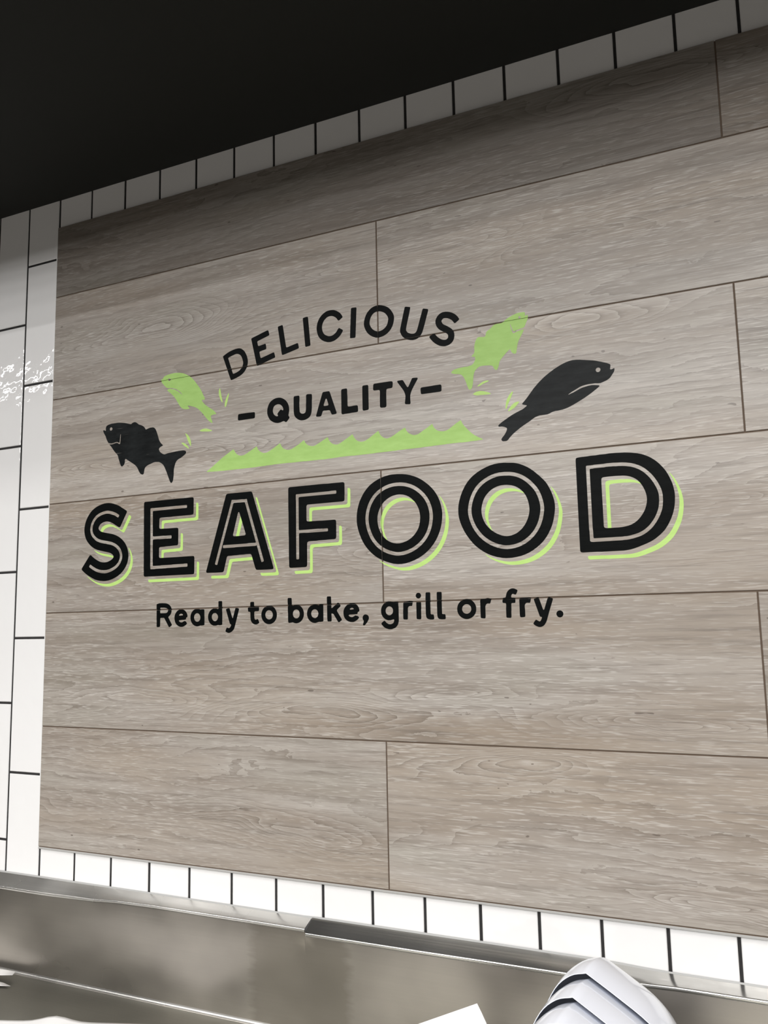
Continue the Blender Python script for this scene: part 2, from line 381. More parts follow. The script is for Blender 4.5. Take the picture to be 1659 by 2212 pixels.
# ------------------------------------------------------------------ painted lettering and fish
# outlines in tenths of a millimetre on the panel face: name, colour, label, is-shadow, face loops, loops inside plank joints
DECALS=[
('letter','k','D',0,[[5280,11398,5312,11391,5335,11382,5356,11370,5380,11353,5397,11338,5416,11318,5436,11290,5452,11263,5472,11222,5488,11182,5504,11118,5507,11066,5502,11026,5493,10990,5436,10988,5368,10990,5380,11014,5386,11034,5389,11054,5389,11078,5384,11106,5376,11134,5364,11170,5350,11202,5329,11234,5316,11247,5300,11259,5280,11270,5260,11278,5236,11284,5216,11286,5188,11283,5124,11267,5036,11242,5020,11233,5015,11222,5018,11206,5092,10990,5040,10988,4988,10990,4886,11258,4883,11274,4885,11286,4896,11295,4956,11326,5012,11351,5068,11370,5120,11383,5184,11395,5228,11399],[5480,10962,5482,10962,5465,10930,5432,10885,5400,10853,5356,10821,5304,10796,5212,10765,5144,10747,5100,10739,5088,10742,5080,10750,5076,10758,4998,10962,5052,10964,5102,10962,5130,10882,5140,10870,5152,10867,5168,10869,5216,10881,5268,10901,5292,10913,5311,10926,5349,10962,5388,10964]],[[5492,10986,5484,10966,5480,10965,5388,10964,5352,10966,5366,10986,5372,10987,5464,10988],[5092,10986,5094,10986,5100,10966,5068,10964,4997,10966,4989,10986,5020,10988]]),
('letter','k','E',0,[[6001,11667,6006,11661,6011,11653,6030,11585,6031,11569,6024,11557,6005,11549,5762,11481,5749,11476,5740,11465,5740,11449,5752,11393,5757,11380,5765,11371,5773,11369,5785,11369,5925,11390,5933,11389,5941,11384,5945,11377,5948,11365,5959,11297,5958,11285,5953,11277,5945,11272,5933,11269,5813,11249,5801,11244,5795,11237,5792,11229,5793,11217,5814,11125,5819,11113,5825,11106,5833,11103,5845,11103,6117,11173,6133,11175,6145,11170,6152,11157,6169,11089,6171,11077,6169,11069,6161,11061,6149,11056,5895,10989,5761,10987,5720,10989,5593,11533,5591,11545,5592,11553,5598,11561,5613,11568,5973,11667,5989,11669],[5785,10961,5757,10954,5745,10953,5737,10955,5730,10961]],[[5877,10985,5804,10965,5753,10964,5728,10965,5721,10985,5757,10987]]),
('letter','k','L',0,[[6346,11718,6354,11710,6359,11694,6429,11266,6435,11242,6438,11238,6446,11233,6462,11233,6682,11279,6702,11280,6711,11274,6717,11262,6731,11198,6732,11178,6728,11170,6723,11166,6706,11160,6438,11101,6366,11088,6350,11087,6342,11090,6337,11094,6331,11110,6318,11178,6312,11226,6238,11686,6242,11699,6254,11707,6326,11720,6338,11721]],[]),
('letter','k','I',0,[[6932,11794,6940,11791,6946,11786,6949,11778,6953,11758,7002,11202,7001,11194,6997,11186,6992,11181,6984,11178,6904,11171,6892,11173,6887,11178,6883,11186,6880,11210,6830,11762,6833,11778,6840,11784,6848,11787,6912,11795]],[]),
('letter','k','C',0,[[7497,11834,7533,11827,7569,11814,7609,11794,7653,11763,7681,11739,7705,11708,7731,11665,7735,11653,7734,11645,7725,11633,7689,11609,7661,11592,7653,11589,7645,11589,7632,11597,7602,11641,7585,11661,7551,11685,7521,11701,7481,11713,7441,11715,7409,11709,7377,11696,7341,11670,7317,11645,7294,11609,7278,11565,7271,11529,7272,11481,7281,11437,7296,11397,7317,11368,7333,11352,7349,11340,7401,11313,7421,11307,7441,11304,7473,11304,7497,11307,7521,11315,7545,11328,7569,11344,7593,11365,7634,11421,7641,11429,7649,11433,7657,11433,7669,11428,7721,11393,7737,11378,7739,11365,7736,11357,7727,11341,7686,11285,7645,11249,7613,11226,7573,11205,7537,11191,7481,11181,7449,11180,7409,11185,7389,11189,7357,11200,7326,11213,7289,11233,7269,11247,7249,11264,7219,11293,7204,11313,7188,11341,7177,11365,7164,11401,7152,11457,7147,11497,7147,11521,7157,11585,7167,11621,7180,11653,7197,11685,7215,11713,7231,11733,7257,11759,7285,11781,7309,11798,7345,11816,7369,11825,7397,11832,7421,11835,7457,11836]],[]),
('letter','k','I',0,[[7985,11795,8033,11790,8043,11783,8046,11767,8027,11403,8024,11367,8023,11327,8020,11291,8019,11251,8015,11199,8011,11187,8005,11182,7997,11178,7981,11177,7909,11183,7901,11186,7897,11191,7895,11203,7896,11255,7899,11291,7900,11331,7903,11367,7904,11407,7911,11515,7912,11555,7915,11591,7916,11631,7924,11775,7928,11787,7937,11794,7953,11797]],[]),
('letter','k','O',0,[[8530,11747,8586,11735,8640,11715,8702,11681,8722,11667,8744,11647,8767,11623,8788,11595,8808,11563,8827,11527,8837,11503,8844,11479,8847,11455,8848,11431,8846,11407,8840,11371,8829,11327,8818,11296,8806,11269,8790,11241,8774,11219,8754,11197,8734,11178,8702,11153,8678,11138,8654,11126,8622,11114,8590,11105,8538,11098,8518,11097,8516,11143,8516,11203,8518,11221,8558,11224,8602,11237,8633,11255,8668,11283,8690,11311,8704,11339,8718,11387,8725,11435,8721,11463,8707,11495,8678,11538,8655,11563,8626,11584,8590,11603,8550,11618,8518,11624,8516,11647,8517,11739,8518,11748],[8490,11748,8492,11703,8492,11643,8490,11624,8458,11620,8426,11607,8402,11591,8377,11567,8356,11535,8340,11499,8328,11455,8324,11423,8327,11395,8338,11363,8354,11330,8378,11296,8402,11272,8430,11251,8462,11234,8490,11223,8492,11179,8492,11119,8490,11099,8466,11103,8441,11111,8386,11136,8338,11167,8297,11203,8274,11231,8255,11259,8228,11311,8209,11363,8201,11419,8208,11479,8225,11539,8249,11595,8269,11627,8285,11647,8326,11687,8374,11719,8426,11738,8466,11746]],[[8514,11748,8516,11719,8515,11627,8514,11624,8494,11624,8492,11655,8494,11747,8494,11748],[8494,11223,8514,11221,8515,11219,8516,11127,8514,11097,8494,11099,8493,11103,8492,11195]]),
('letter','k','U',0,[[9098,11611,9174,11591,9186,11583,9189,11571,9171,11491,9112,11263,9093,11179,9091,11151,9094,11139,9102,11123,9114,11107,9125,11095,9154,11076,9198,11058,9234,11053,9254,11054,9266,11056,9278,11062,9289,11071,9310,11099,9319,11119,9339,11179,9422,11443,9437,11491,9442,11500,9454,11508,9470,11507,9535,11487,9546,11481,9552,11475,9554,11463,9552,11451,9475,11203,9431,11071,9414,11034,9382,10991,9290,10989,9102,10989,9061,10991,9038,11009,9017,11031,9000,11055,8986,11083,8970,11123,8966,11143,8966,11163,8973,11203,9029,11431,9071,11591,9076,11603,9082,11608,9090,11611],[9350,10963,9326,10948,9302,10938,9278,10933,9238,10929,9214,10931,9178,10937,9134,10951,9108,10963,9230,10964]],[[9378,10987,9356,10967,9274,10965,9102,10966,9066,10987,9146,10989,9342,10988]]),
('letter','k','S',0,[[9902,11368,9950,11357,9986,11345,10022,11329,10062,11304,10088,11284,10119,11252,10140,11224,10161,11188,10163,11180,10161,11172,10150,11160,10094,11122,10082,11117,10074,11116,10066,11119,10060,11124,10030,11168,10007,11192,9978,11213,9938,11233,9902,11244,9878,11247,9862,11248,9842,11240,9829,11228,9819,11216,9814,11200,9816,11184,9826,11162,9842,11139,9860,11124,9918,11089,9986,11039,10014,11013,10033,10988,9958,10986,9849,10988,9790,11024,9756,11052,9740,11072,9720,11100,9710,11120,9702,11140,9693,11176,9692,11212,9694,11232,9701,11252,9710,11272,9722,11292,9737,11312,9776,11344,9790,11352,9810,11360,9850,11369],[10046,10960,10052,10948,10058,10920,10060,10876,10051,10828,10042,10805,10033,10788,10010,10759,9990,10743,9970,10730,9930,10714,9886,10707,9866,10707,9838,10710,9794,10720,9758,10734,9714,10760,9674,10790,9637,10824,9588,10884,9568,10916,9563,10932,9564,10940,9570,10948,9587,10960,9646,10962,9684,10960,9705,10932,9734,10900,9784,10860,9810,10845,9834,10836,9858,10831,9882,10830,9906,10835,9922,10846,9933,10864,9937,10888,9935,10908,9926,10927,9914,10941,9889,10960,9942,10962]],[[10034,10984,10046,10964,10010,10962,9914,10962,9883,10964,9854,10984,9910,10986],[9666,10984,9670,10981,9682,10964,9646,10962,9593,10964,9627,10984]]),
('dash','k','dash before QUALITY',0,[[5580,9984,5656,9981,5668,9977,5676,9970,5680,9960,5681,9948,5681,9880,5676,9862,5664,9853,5636,9850,5300,9850,5284,9852,5276,9855,5269,9860,5265,9868,5262,9896,5267,9960,5272,9974,5284,9983,5316,9986,5544,9986]],[]),
('letter','k','Q',0,[[6268,10205,6304,10197,6340,10182,6376,10161,6412,10133,6435,10109,6457,10077,6474,10045,6486,10013,6496,9969,6498,9913,6493,9873,6481,9825,6480,9813,6484,9799,6502,9773,6503,9761,6498,9749,6482,9729,6444,9690,6428,9680,6420,9680,6412,9682,6384,9701,6368,9706,6352,9705,6296,9689,6240,9683,6216,9685,6180,9692,6132,9709,6084,9737,6063,9753,6047,9769,6028,9794,6012,9821,5998,9849,5988,9877,5981,9905,5978,9933,5979,9977,5983,10009,5992,10041,6008,10081,6021,10105,6039,10129,6060,10149,6084,10166,6112,10181,6140,10193,6168,10201,6196,10205,6236,10207],[6238,10073,6216,10072,6188,10066,6165,10057,6148,10045,6136,10031,6126,10013,6118,9989,6113,9961,6113,9941,6118,9917,6127,9893,6141,9869,6156,9853,6173,9841,6196,9829,6216,9825,6228,9826,6234,9833,6233,9841,6222,9865,6223,9873,6226,9881,6234,9893,6284,9945,6296,9952,6308,9952,6316,9950,6340,9934,6348,9931,6356,9934,6361,9945,6359,9965,6352,9985,6340,10009,6324,10029,6304,10046,6280,10061,6260,10068]],[]),
('letter','k','U',0,[[6953,10187,7009,10181,7021,10172,7026,10154,7027,10098,7023,10042,7022,9902,7013,9814,7005,9782,6996,9758,6978,9730,6953,9708,6917,9689,6873,9674,6837,9669,6789,9670,6757,9677,6721,9690,6681,9715,6645,9749,6625,9778,6612,9814,6605,9866,6603,9898,6603,10146,6604,10162,6608,10174,6615,10182,6624,10186,6657,10188,6713,10187,6725,10184,6734,10174,6738,10162,6739,10138,6739,10094,6735,10042,6735,9958,6742,9858,6746,9846,6753,9834,6769,9819,6793,9808,6821,9803,6845,9807,6865,9817,6876,9830,6881,9846,6887,9906,6887,9970,6891,10022,6891,10150,6894,10170,6901,10181,6913,10186,6929,10188]],[]),
('letter','k','A',0,[[7408,10183,7422,10175,7432,10155,7571,9747,7575,9727,7572,9715,7564,9709,7552,9706,7500,9702,7480,9703,7471,9707,7463,9715,7433,9779,7428,9788,7419,9795,7400,9801,7348,9801,7296,9805,7276,9801,7265,9791,7238,9719,7232,9708,7224,9701,7208,9698,7176,9698,7136,9702,7124,9706,7117,9715,7119,9735,7191,9955,7264,10169,7273,10179,7288,10184,7384,10185],[7352,10039,7344,10043,7338,10039,7332,10030,7295,9939,7289,9915,7292,9907,7300,9900,7320,9897,7376,9898,7388,9902,7394,9911,7394,9923,7388,9943,7363,10019]],[]),
('letter','k','L',0,[[7800,10184,7809,10175,7814,10155,7814,10079,7818,10027,7818,9855,7820,9839,7823,9831,7832,9822,7848,9818,7896,9817,7944,9821,8000,9821,8020,9819,8030,9815,8037,9807,8041,9795,8046,9727,8043,9703,8038,9695,8028,9689,8008,9685,7912,9685,7864,9682,7756,9681,7716,9678,7696,9682,7687,9691,7683,9703,7682,9723,7682,10135,7684,10163,7687,10171,7692,10178,7708,10184,7784,10187]],[]),
('letter','k','I',0,[[8252,10192,8261,10187,8268,10181,8272,10171,8273,10159,8273,9719,8268,9707,8255,9699,8192,9694,8168,9695,8156,9698,8149,9703,8145,9711,8142,9727,8143,10167,8149,10183,8156,10189,8164,10192,8196,10193]],[]),
('letter','k','T',0,[[8755,10194,8767,10191,8778,10186,8785,10178,8788,10170,8789,10154,8788,10126,8784,10086,8779,10072,8771,10065,8759,10061,8675,10058,8663,10052,8658,10046,8655,10038,8649,9970,8649,9746,8648,9730,8645,9718,8635,9706,8615,9700,8543,9704,8527,9709,8521,9714,8516,9722,8513,9742,8513,9894,8517,9966,8517,10022,8514,10042,8507,10052,8495,10058,8403,10060,8391,10063,8381,10070,8375,10082,8374,10102,8378,10166,8382,10182,8387,10188,8395,10193,8415,10196,8723,10196]],[]),
('letter','k','Y',0,[[9224,10194,9268,10190,9292,10186,9301,10182,9304,10178,9304,10170,9296,10150,9216,10026,9188,9978,9172,9946,9155,9906,9146,9870,9143,9846,9143,9790,9147,9726,9145,9710,9136,9700,9124,9697,9048,9707,9036,9716,9032,9730,9046,9854,9044,9882,9032,9926,9017,9962,8994,10002,8888,10154,8884,10166,8884,10174,8892,10181,8904,10183,8980,10185,8996,10180,9004,10174,9012,10162,9080,10044,9091,10034,9100,10032,9108,10037,9116,10048,9184,10181,9192,10189,9200,10193]],[]),
('dash','k','dash after QUALITY',0,[[9753,9990,9763,9985,9770,9977,9774,9965,9775,9941,9773,9877,9767,9865,9753,9857,9725,9855,9393,9856,9381,9857,9371,9861,9365,9867,9361,9877,9355,9933,9356,9961,9362,9977,9376,9985,9401,9987,9577,9988,9637,9991,9733,9991]],[]),
('letter','k','tag:R',0,[[3385,6142,3441,6139,3469,6135,3505,6126,3533,6114,3561,6095,3585,6071,3600,6046,3608,6022,3585,6020,3509,6021,3502,6022,3489,6031,3477,6037,3449,6043,3421,6047,3357,6048,3329,6050,3321,6048,3314,6042,3311,6022,3309,6021,3241,6020,3215,6022,3215,6110,3217,6119,3221,6126,3229,6130,3253,6134,3281,6143,3361,6144],[3609,5994,3611,5994,3611,5990,3609,5958,3603,5934,3594,5914,3585,5901,3567,5882,3535,5858,3532,5854,3529,5846,3535,5830,3619,5698,3623,5686,3621,5678,3617,5673,3569,5642,3557,5638,3549,5640,3538,5654,3425,5827,3417,5833,3409,5835,3337,5835,3329,5834,3321,5830,3316,5818,3315,5674,3312,5658,3309,5654,3301,5649,3261,5644,3241,5644,3229,5650,3225,5658,3223,5670,3223,5770,3219,5810,3218,5994,3257,5996,3311,5994,3313,5946,3317,5938,3325,5933,3425,5932,3449,5932,3473,5936,3485,5939,3497,5946,3506,5954,3514,5966,3518,5978,3518,5994,3545,5996]],[[3609,6018,3611,5998,3573,5996,3517,5998,3513,6008,3506,6018,3549,6020],[3309,6018,3311,6018,3311,5998,3309,5997,3241,5996,3217,5998,3215,6018,3217,6018,3249,6020]]),
('letter','k','tag:e',0,[[3911,5997,3943,5982,3963,5969,3980,5953,3997,5933,4009,5913,4019,5889,4024,5865,4023,5844,4015,5835,3999,5829,3992,5825,3989,5817,3985,5797,3976,5789,3931,5783,3887,5783,3819,5778,3807,5773,3805,5765,3815,5753,3831,5742,3851,5734,3867,5732,3883,5733,3899,5738,3943,5759,3955,5759,3971,5755,3983,5749,3995,5737,4009,5717,4011,5705,4003,5692,3975,5672,3955,5660,3923,5647,3899,5641,3883,5639,3851,5640,3827,5644,3795,5656,3763,5675,3737,5697,3716,5725,3702,5757,3690,5801,3689,5841,3693,5873,3706,5905,3726,5937,3753,5965,3783,5985,3811,5997,3863,5998],[3879,5909,3859,5912,3835,5906,3814,5893,3809,5885,3809,5877,3815,5873,3827,5871,3903,5877,3907,5881,3909,5885,3905,5893,3895,5902]],[]),
('letter','k','tag:a',0,[[4321,5996,4353,5986,4381,5990,4433,5989,4441,5987,4448,5980,4451,5964,4452,5864,4455,5824,4455,5692,4454,5676,4449,5668,4437,5663,4389,5658,4353,5661,4313,5648,4281,5643,4265,5643,4237,5648,4204,5660,4171,5680,4153,5696,4125,5732,4109,5768,4101,5804,4100,5844,4104,5872,4115,5904,4130,5932,4161,5966,4181,5981,4213,5996,4265,5997],[4277,5912,4265,5913,4249,5909,4233,5902,4219,5892,4208,5880,4199,5864,4194,5848,4192,5832,4193,5816,4198,5796,4205,5780,4213,5768,4225,5756,4241,5745,4253,5741,4269,5738,4289,5739,4301,5742,4313,5748,4325,5758,4337,5772,4344,5784,4349,5800,4351,5816,4351,5832,4347,5848,4341,5864,4333,5876,4321,5890,4309,5900,4293,5908]],[]),
('letter','k','tag:d',0,[[4878,6144,4886,6140,4891,6128,4892,6024,4854,6022,4800,6024,4800,6096,4798,6124,4799,6136,4806,6142,4814,6145],[4890,5996,4892,5996,4892,5944,4896,5896,4896,5684,4895,5676,4892,5668,4882,5663,4834,5658,4818,5659,4794,5664,4746,5651,4694,5650,4670,5655,4648,5664,4622,5678,4602,5694,4579,5720,4561,5752,4551,5780,4544,5816,4545,5852,4552,5884,4572,5924,4594,5952,4610,5966,4630,5979,4650,5989,4670,5996,4750,5996,4786,5985,4794,5987,4799,5996,4806,5997],[4732,5904,4714,5905,4694,5904,4682,5901,4670,5894,4658,5884,4650,5873,4642,5856,4638,5840,4637,5828,4639,5812,4645,5792,4651,5780,4662,5766,4674,5756,4690,5747,4702,5743,4718,5742,4734,5744,4746,5748,4758,5755,4771,5768,4780,5780,4790,5812,4791,5824,4788,5840,4783,5856,4777,5868,4754,5892,4742,5900]],[[4890,6020,4892,6020,4892,6000,4890,5999,4826,5998,4799,6000,4800,6020,4802,6020,4854,6022]]),
('letter','k','tag:y',0,[[5264,5994,5288,5986,5296,5981,5301,5973,5301,5961,5221,5689,5197,5613,5184,5581,5168,5560,5136,5529,5112,5515,5084,5504,5064,5500,5040,5501,5016,5508,4988,5521,4978,5529,4976,5541,4983,5561,5004,5602,5008,5606,5016,5607,5052,5595,5060,5595,5072,5599,5085,5609,5100,5625,5108,5641,5112,5657,5111,5665,5108,5669,5088,5676,5079,5689,4988,5957,4986,5965,4988,5974,4996,5982,5026,5993,5056,5995,5072,5993,5135,5813,5141,5801,5148,5796,5152,5797,5156,5802,5162,5817,5204,5961,5216,5993,5232,5995]],[]),
('letter','k','tag:t',0,[[5647,6106,5655,6101,5661,6089,5662,6033,5664,6021,5623,6019,5568,6021,5570,6081,5571,6091,5575,6098,5583,6103,5599,6106],[5775,5994,5777,5993,5777,5985,5777,5941,5775,5932,5771,5925,5763,5921,5755,5919,5691,5918,5679,5915,5671,5909,5667,5901,5666,5893,5665,5837,5671,5781,5674,5769,5679,5761,5687,5754,5699,5751,5711,5753,5735,5763,5743,5764,5750,5761,5757,5753,5776,5713,5780,5697,5780,5689,5774,5681,5763,5674,5743,5665,5719,5657,5691,5656,5664,5661,5639,5673,5618,5689,5600,5709,5587,5733,5579,5761,5574,5809,5573,5881,5571,5896,5563,5907,5555,5910,5531,5913,5523,5917,5520,5921,5518,5929,5514,5969,5515,5989,5516,5993,5535,5995,5751,5995]],[[5663,6018,5683,6011,5763,6010,5771,6007,5775,6001,5776,5997,5771,5996,5587,5995,5519,5997,5527,6002,5555,6008,5563,6013,5566,6017,5571,6018]]),
('letter','k','tag:o',0,[[6105,5995,6109,5994,6131,5978,6153,5954,6174,5918,6187,5886,6191,5858,6190,5806,6183,5778,6169,5746,6149,5718,6129,5698,6101,5680,6061,5662,6029,5657,5989,5658,5956,5666,5925,5680,5893,5703,5869,5730,5851,5758,5839,5790,5832,5822,5832,5862,5840,5898,5855,5934,5873,5960,5896,5982,5911,5994,5965,5996],[6022,5930,6005,5931,5989,5929,5973,5923,5957,5912,5945,5901,5935,5886,5928,5866,5924,5850,5925,5834,5930,5810,5938,5794,5949,5778,5961,5768,5977,5758,5993,5752,6009,5749,6025,5750,6041,5754,6061,5764,6073,5773,6084,5786,6091,5798,6096,5814,6099,5830,6099,5846,6096,5862,6088,5882,6078,5898,6066,5910,6053,5919,6037,5926]],[[6053,6019,6073,6013,6103,5998,6009,5996,5917,5998,5937,6009,5964,6018]]),
('letter','k','tag:b',0,[[6517,6156,6525,6152,6530,6140,6534,6076,6535,6024,6497,6022,6443,6024,6439,6080,6439,6132,6442,6148,6449,6154,6461,6158],[6721,5996,6729,5992,6749,5975,6773,5947,6791,5912,6801,5876,6803,5828,6799,5800,6785,5760,6766,5728,6738,5700,6714,5684,6681,5670,6649,5664,6629,5663,6601,5667,6553,5682,6477,5674,6465,5675,6457,5680,6451,5692,6447,5720,6447,5852,6443,5892,6443,5996,6473,5998],[6650,5928,6633,5930,6617,5928,6605,5924,6589,5916,6580,5908,6569,5892,6563,5880,6558,5864,6556,5836,6561,5817,6568,5800,6577,5787,6592,5772,6605,5764,6617,5760,6649,5759,6661,5762,6673,5768,6686,5780,6697,5792,6705,5808,6709,5824,6709,5860,6699,5888,6689,5904,6680,5912,6665,5922]],[[6665,6020,6697,6010,6717,6000,6713,5999,6473,5998,6443,6000,6443,6020,6453,6022,6533,6021,6535,6020,6537,6012,6541,6006,6549,6004,6596,6020]]),
('letter','k','tag:a',0,[[7231,5996,7233,5980,7233,5716,7231,5700,7227,5692,7215,5686,7175,5682,7135,5683,7079,5666,7059,5662,7035,5662,7003,5668,6981,5676,6951,5692,6923,5715,6899,5747,6885,5776,6874,5816,6873,5852,6879,5888,6890,5920,6911,5952,6931,5973,6959,5994,6971,5997,7203,5998],[7065,5920,7051,5923,7035,5923,7019,5919,7003,5911,6989,5900,6979,5887,6972,5872,6966,5852,6966,5836,6970,5816,6976,5800,6987,5784,6995,5775,7007,5767,7023,5760,7039,5756,7051,5755,7067,5758,7079,5763,7092,5772,7103,5783,7112,5796,7119,5812,7123,5828,7124,5840,7122,5856,7117,5872,7111,5884,7095,5904,7079,5914]],[[7215,6016,7223,6013,7228,6008,7231,6000,7227,5999,7159,5998,7128,6000,7143,6012,7155,6017],[7063,6016,7087,6011,7120,6000,7043,5998,6969,6000,6995,6009,7023,6016,7043,6017]]),
('letter','k','tag:k',0,[[7389,6159,7398,6154,7403,6142,7404,6082,7407,6050,7407,6022,7369,6020,7312,6022,7312,6134,7315,6150,7321,6157,7329,6160],[7557,6035,7565,6031,7573,6022,7553,6021,7528,6022,7545,6034],[7593,5995,7596,5994,7605,5982,7606,5974,7604,5966,7593,5956,7535,5906,7529,5898,7527,5886,7534,5870,7626,5726,7630,5714,7629,5706,7625,5701,7577,5669,7565,5665,7557,5667,7544,5682,7457,5817,7446,5826,7417,5838,7412,5834,7408,5822,7411,5766,7411,5710,7408,5694,7401,5688,7389,5685,7341,5685,7333,5686,7325,5690,7320,5702,7316,5750,7315,5970,7314,5994,7353,5996,7407,5994,7409,5946,7413,5938,7417,5936,7425,5939,7433,5944,7495,5994,7529,5996]],[[7573,6019,7576,6018,7593,5998,7549,5996,7499,5998,7523,6018,7549,6020],[7405,6019,7407,6018,7407,5998,7405,5998,7337,5997,7313,5998,7312,6018,7313,6019,7349,6020]]),
('letter','k','tag:e',0,[[7935,5995,7948,5986,7969,5966,7981,5950,7990,5934,7998,5914,8003,5886,8004,5870,8000,5862,7971,5848,7967,5842,7962,5818,7959,5814,7951,5810,7863,5805,7795,5804,7781,5798,7777,5790,7784,5778,7802,5766,7819,5761,7843,5757,7855,5758,7872,5762,7911,5785,7919,5787,7927,5785,7967,5775,7977,5770,7991,5754,7993,5746,7991,5738,7969,5714,7936,5690,7903,5674,7875,5666,7839,5665,7811,5667,7775,5677,7747,5690,7715,5714,7697,5734,7683,5758,7672,5786,7666,5826,7666,5866,7674,5898,7685,5922,7699,5942,7713,5958,7735,5980,7755,5994,7811,5996],[7856,5930,7839,5931,7819,5923,7803,5911,7801,5906,7803,5902,7811,5898,7831,5897,7879,5903,7884,5906,7885,5910,7883,5915,7871,5925]],[[7887,6019,7907,6011,7932,5998,7847,5997,7762,5998,7806,6018]]),
('comma','k','tag:comma',0,[[8141,5800,8169,5790,8177,5784,8188,5772,8194,5760,8197,5748,8199,5732,8196,5716,8175,5672,8142,5632,8113,5604,8101,5598,8089,5598,8077,5604,8073,5612,8074,5624,8088,5656,8091,5676,8088,5688,8074,5708,8069,5720,8068,5736,8071,5756,8080,5776,8101,5795,8121,5801]],[]),
('letter','k','tag:g',0,[[8650,6028,8666,6024,8658,6023,8573,6024,8602,6030],[8802,5996,8803,5996,8804,5956,8808,5920,8807,5672,8798,5628,8790,5608,8779,5588,8759,5564,8734,5545,8698,5529,8658,5519,8618,5518,8586,5524,8546,5537,8510,5556,8473,5592,8458,5612,8454,5624,8456,5632,8462,5640,8502,5671,8514,5677,8522,5675,8530,5669,8558,5638,8586,5621,8618,5612,8642,5611,8658,5614,8674,5619,8689,5628,8698,5636,8709,5656,8714,5676,8714,5688,8710,5697,8702,5699,8646,5683,8606,5682,8586,5684,8562,5692,8534,5705,8514,5719,8496,5736,8481,5756,8467,5780,8457,5808,8452,5832,8452,5872,8454,5892,8466,5928,8478,5951,8502,5981,8519,5996,8522,5996,8646,5998],[8635,5936,8622,5937,8606,5936,8590,5930,8574,5921,8556,5900,8549,5884,8545,5868,8544,5852,8547,5836,8552,5820,8558,5809,8569,5796,8578,5788,8594,5779,8606,5776,8622,5774,8638,5776,8650,5781,8662,5788,8675,5800,8684,5812,8690,5824,8694,5840,8694,5872,8690,5888,8684,5900,8674,5913,8662,5924]],[[8678,6020,8702,6012,8734,6018,8786,6017,8794,6015,8801,6008,8803,6000,8798,5999,8570,5998,8524,6000,8561,6020,8618,6021]]),
('letter','k','tag:r',0,[[9067,6025,9082,6021,9075,6021,8998,6021,9027,6027],[9091,5993,9083,5949,9078,5937,9067,5932,9039,5934,9019,5929,9007,5920,8996,5901,8993,5885,8993,5813,8989,5773,8989,5709,8986,5697,8979,5690,8967,5688,8919,5691,8907,5694,8899,5704,8897,5721,8897,5841,8901,5881,8902,5993,8931,5995,9071,5995]],[[9087,6017,9091,6013,9093,6005,9093,5997,9087,5996,8927,5995,8902,5997,8907,6005,8919,6010,8963,6012,8985,6017,8999,6018]]),
('letter','k','tag:i',0,[[9223,6165,9239,6157,9253,6141,9259,6121,9257,6101,9247,6082,9231,6069,9211,6063,9191,6066,9172,6077,9160,6093,9154,6109,9156,6129,9166,6149,9180,6161,9199,6167],[9251,5997,9254,5997,9255,5993,9257,5969,9257,5893,9253,5853,9253,5717,9251,5701,9247,5693,9235,5687,9219,5687,9175,5692,9167,5697,9164,5701,9161,5717,9161,5973,9162,5993,9164,5997,9175,5998]],[]),
('letter','k','tag:l',0,[[9426,6169,9434,6164,9437,6160,9440,6148,9439,6024,9398,6022,9344,6024,9345,6088,9348,6116,9348,6148,9351,6160,9358,6167,9366,6170],[9434,5997,9436,5996,9437,5788,9440,5780,9446,5774,9458,5771,9486,5771,9491,5768,9496,5760,9503,5720,9504,5696,9498,5685,9482,5679,9430,5679,9382,5692,9369,5700,9359,5712,9353,5724,9349,5740,9344,5780,9344,5996,9370,5998]],[[9438,6020,9436,6000,9434,6000,9370,5998,9344,6000,9344,6020,9346,6021,9414,6022]]),
('letter','k','tag:l',0,[[9646,6169,9654,6165,9657,6161,9660,6149,9660,6081,9656,6025,9618,6023,9564,6025,9564,6145,9567,6161,9574,6168,9582,6170],[9654,5997,9656,5997,9657,5789,9659,5781,9666,5774,9678,5771,9710,5770,9719,5761,9723,5745,9725,5697,9720,5685,9710,5680,9650,5679,9614,5684,9602,5687,9590,5694,9579,5705,9573,5717,9568,5733,9564,5773,9564,5997,9590,5999]],[[9654,6021,9656,6021,9656,6001,9654,6000,9590,5999,9564,6001,9564,6021,9566,6021,9602,6023]]),
('letter','k','tag:o',0,[[10148,6029,10168,6024,10084,6024,10116,6030],[10228,5997,10254,5976,10275,5948,10292,5916,10301,5884,10302,5836,10299,5812,10285,5772,10264,5741,10244,5719,10216,5700,10184,5685,10144,5675,10104,5675,10072,5682,10036,5698,10012,5713,9988,5736,9966,5768,9953,5800,9947,5832,9947,5868,9953,5900,9963,5928,9984,5960,10004,5982,10021,5996,10080,5998],[10129,5936,10112,5935,10096,5931,10080,5923,10066,5912,10055,5900,10048,5888,10042,5872,10039,5852,10040,5836,10045,5820,10053,5804,10063,5792,10072,5784,10088,5776,10104,5770,10120,5767,10136,5768,10148,5771,10168,5780,10181,5788,10192,5800,10202,5816,10207,5828,10210,5844,10209,5864,10206,5880,10198,5896,10189,5908,10176,5920,10161,5928,10148,5933]],[[10180,6021,10210,6008,10224,6000,10220,6000,10080,5998,10028,6000,10070,6020,10124,6022]]),
('letter','k','tag:r',0,[[10532,6033,10565,6025,10520,6023,10474,6025,10508,6033],[10580,5997,10568,5953,10560,5939,10552,5935,10520,5938,10504,5935,10496,5930,10488,5921,10474,5897,10471,5877,10470,5709,10467,5689,10460,5682,10448,5679,10400,5683,10388,5686,10381,5693,10379,5709,10379,5997,10400,5999,10512,5999,10564,5999]],[[10572,6021,10580,6013,10581,6005,10581,6001,10572,5999,10400,5999,10379,6001,10384,6013,10396,6018,10496,6022]]),
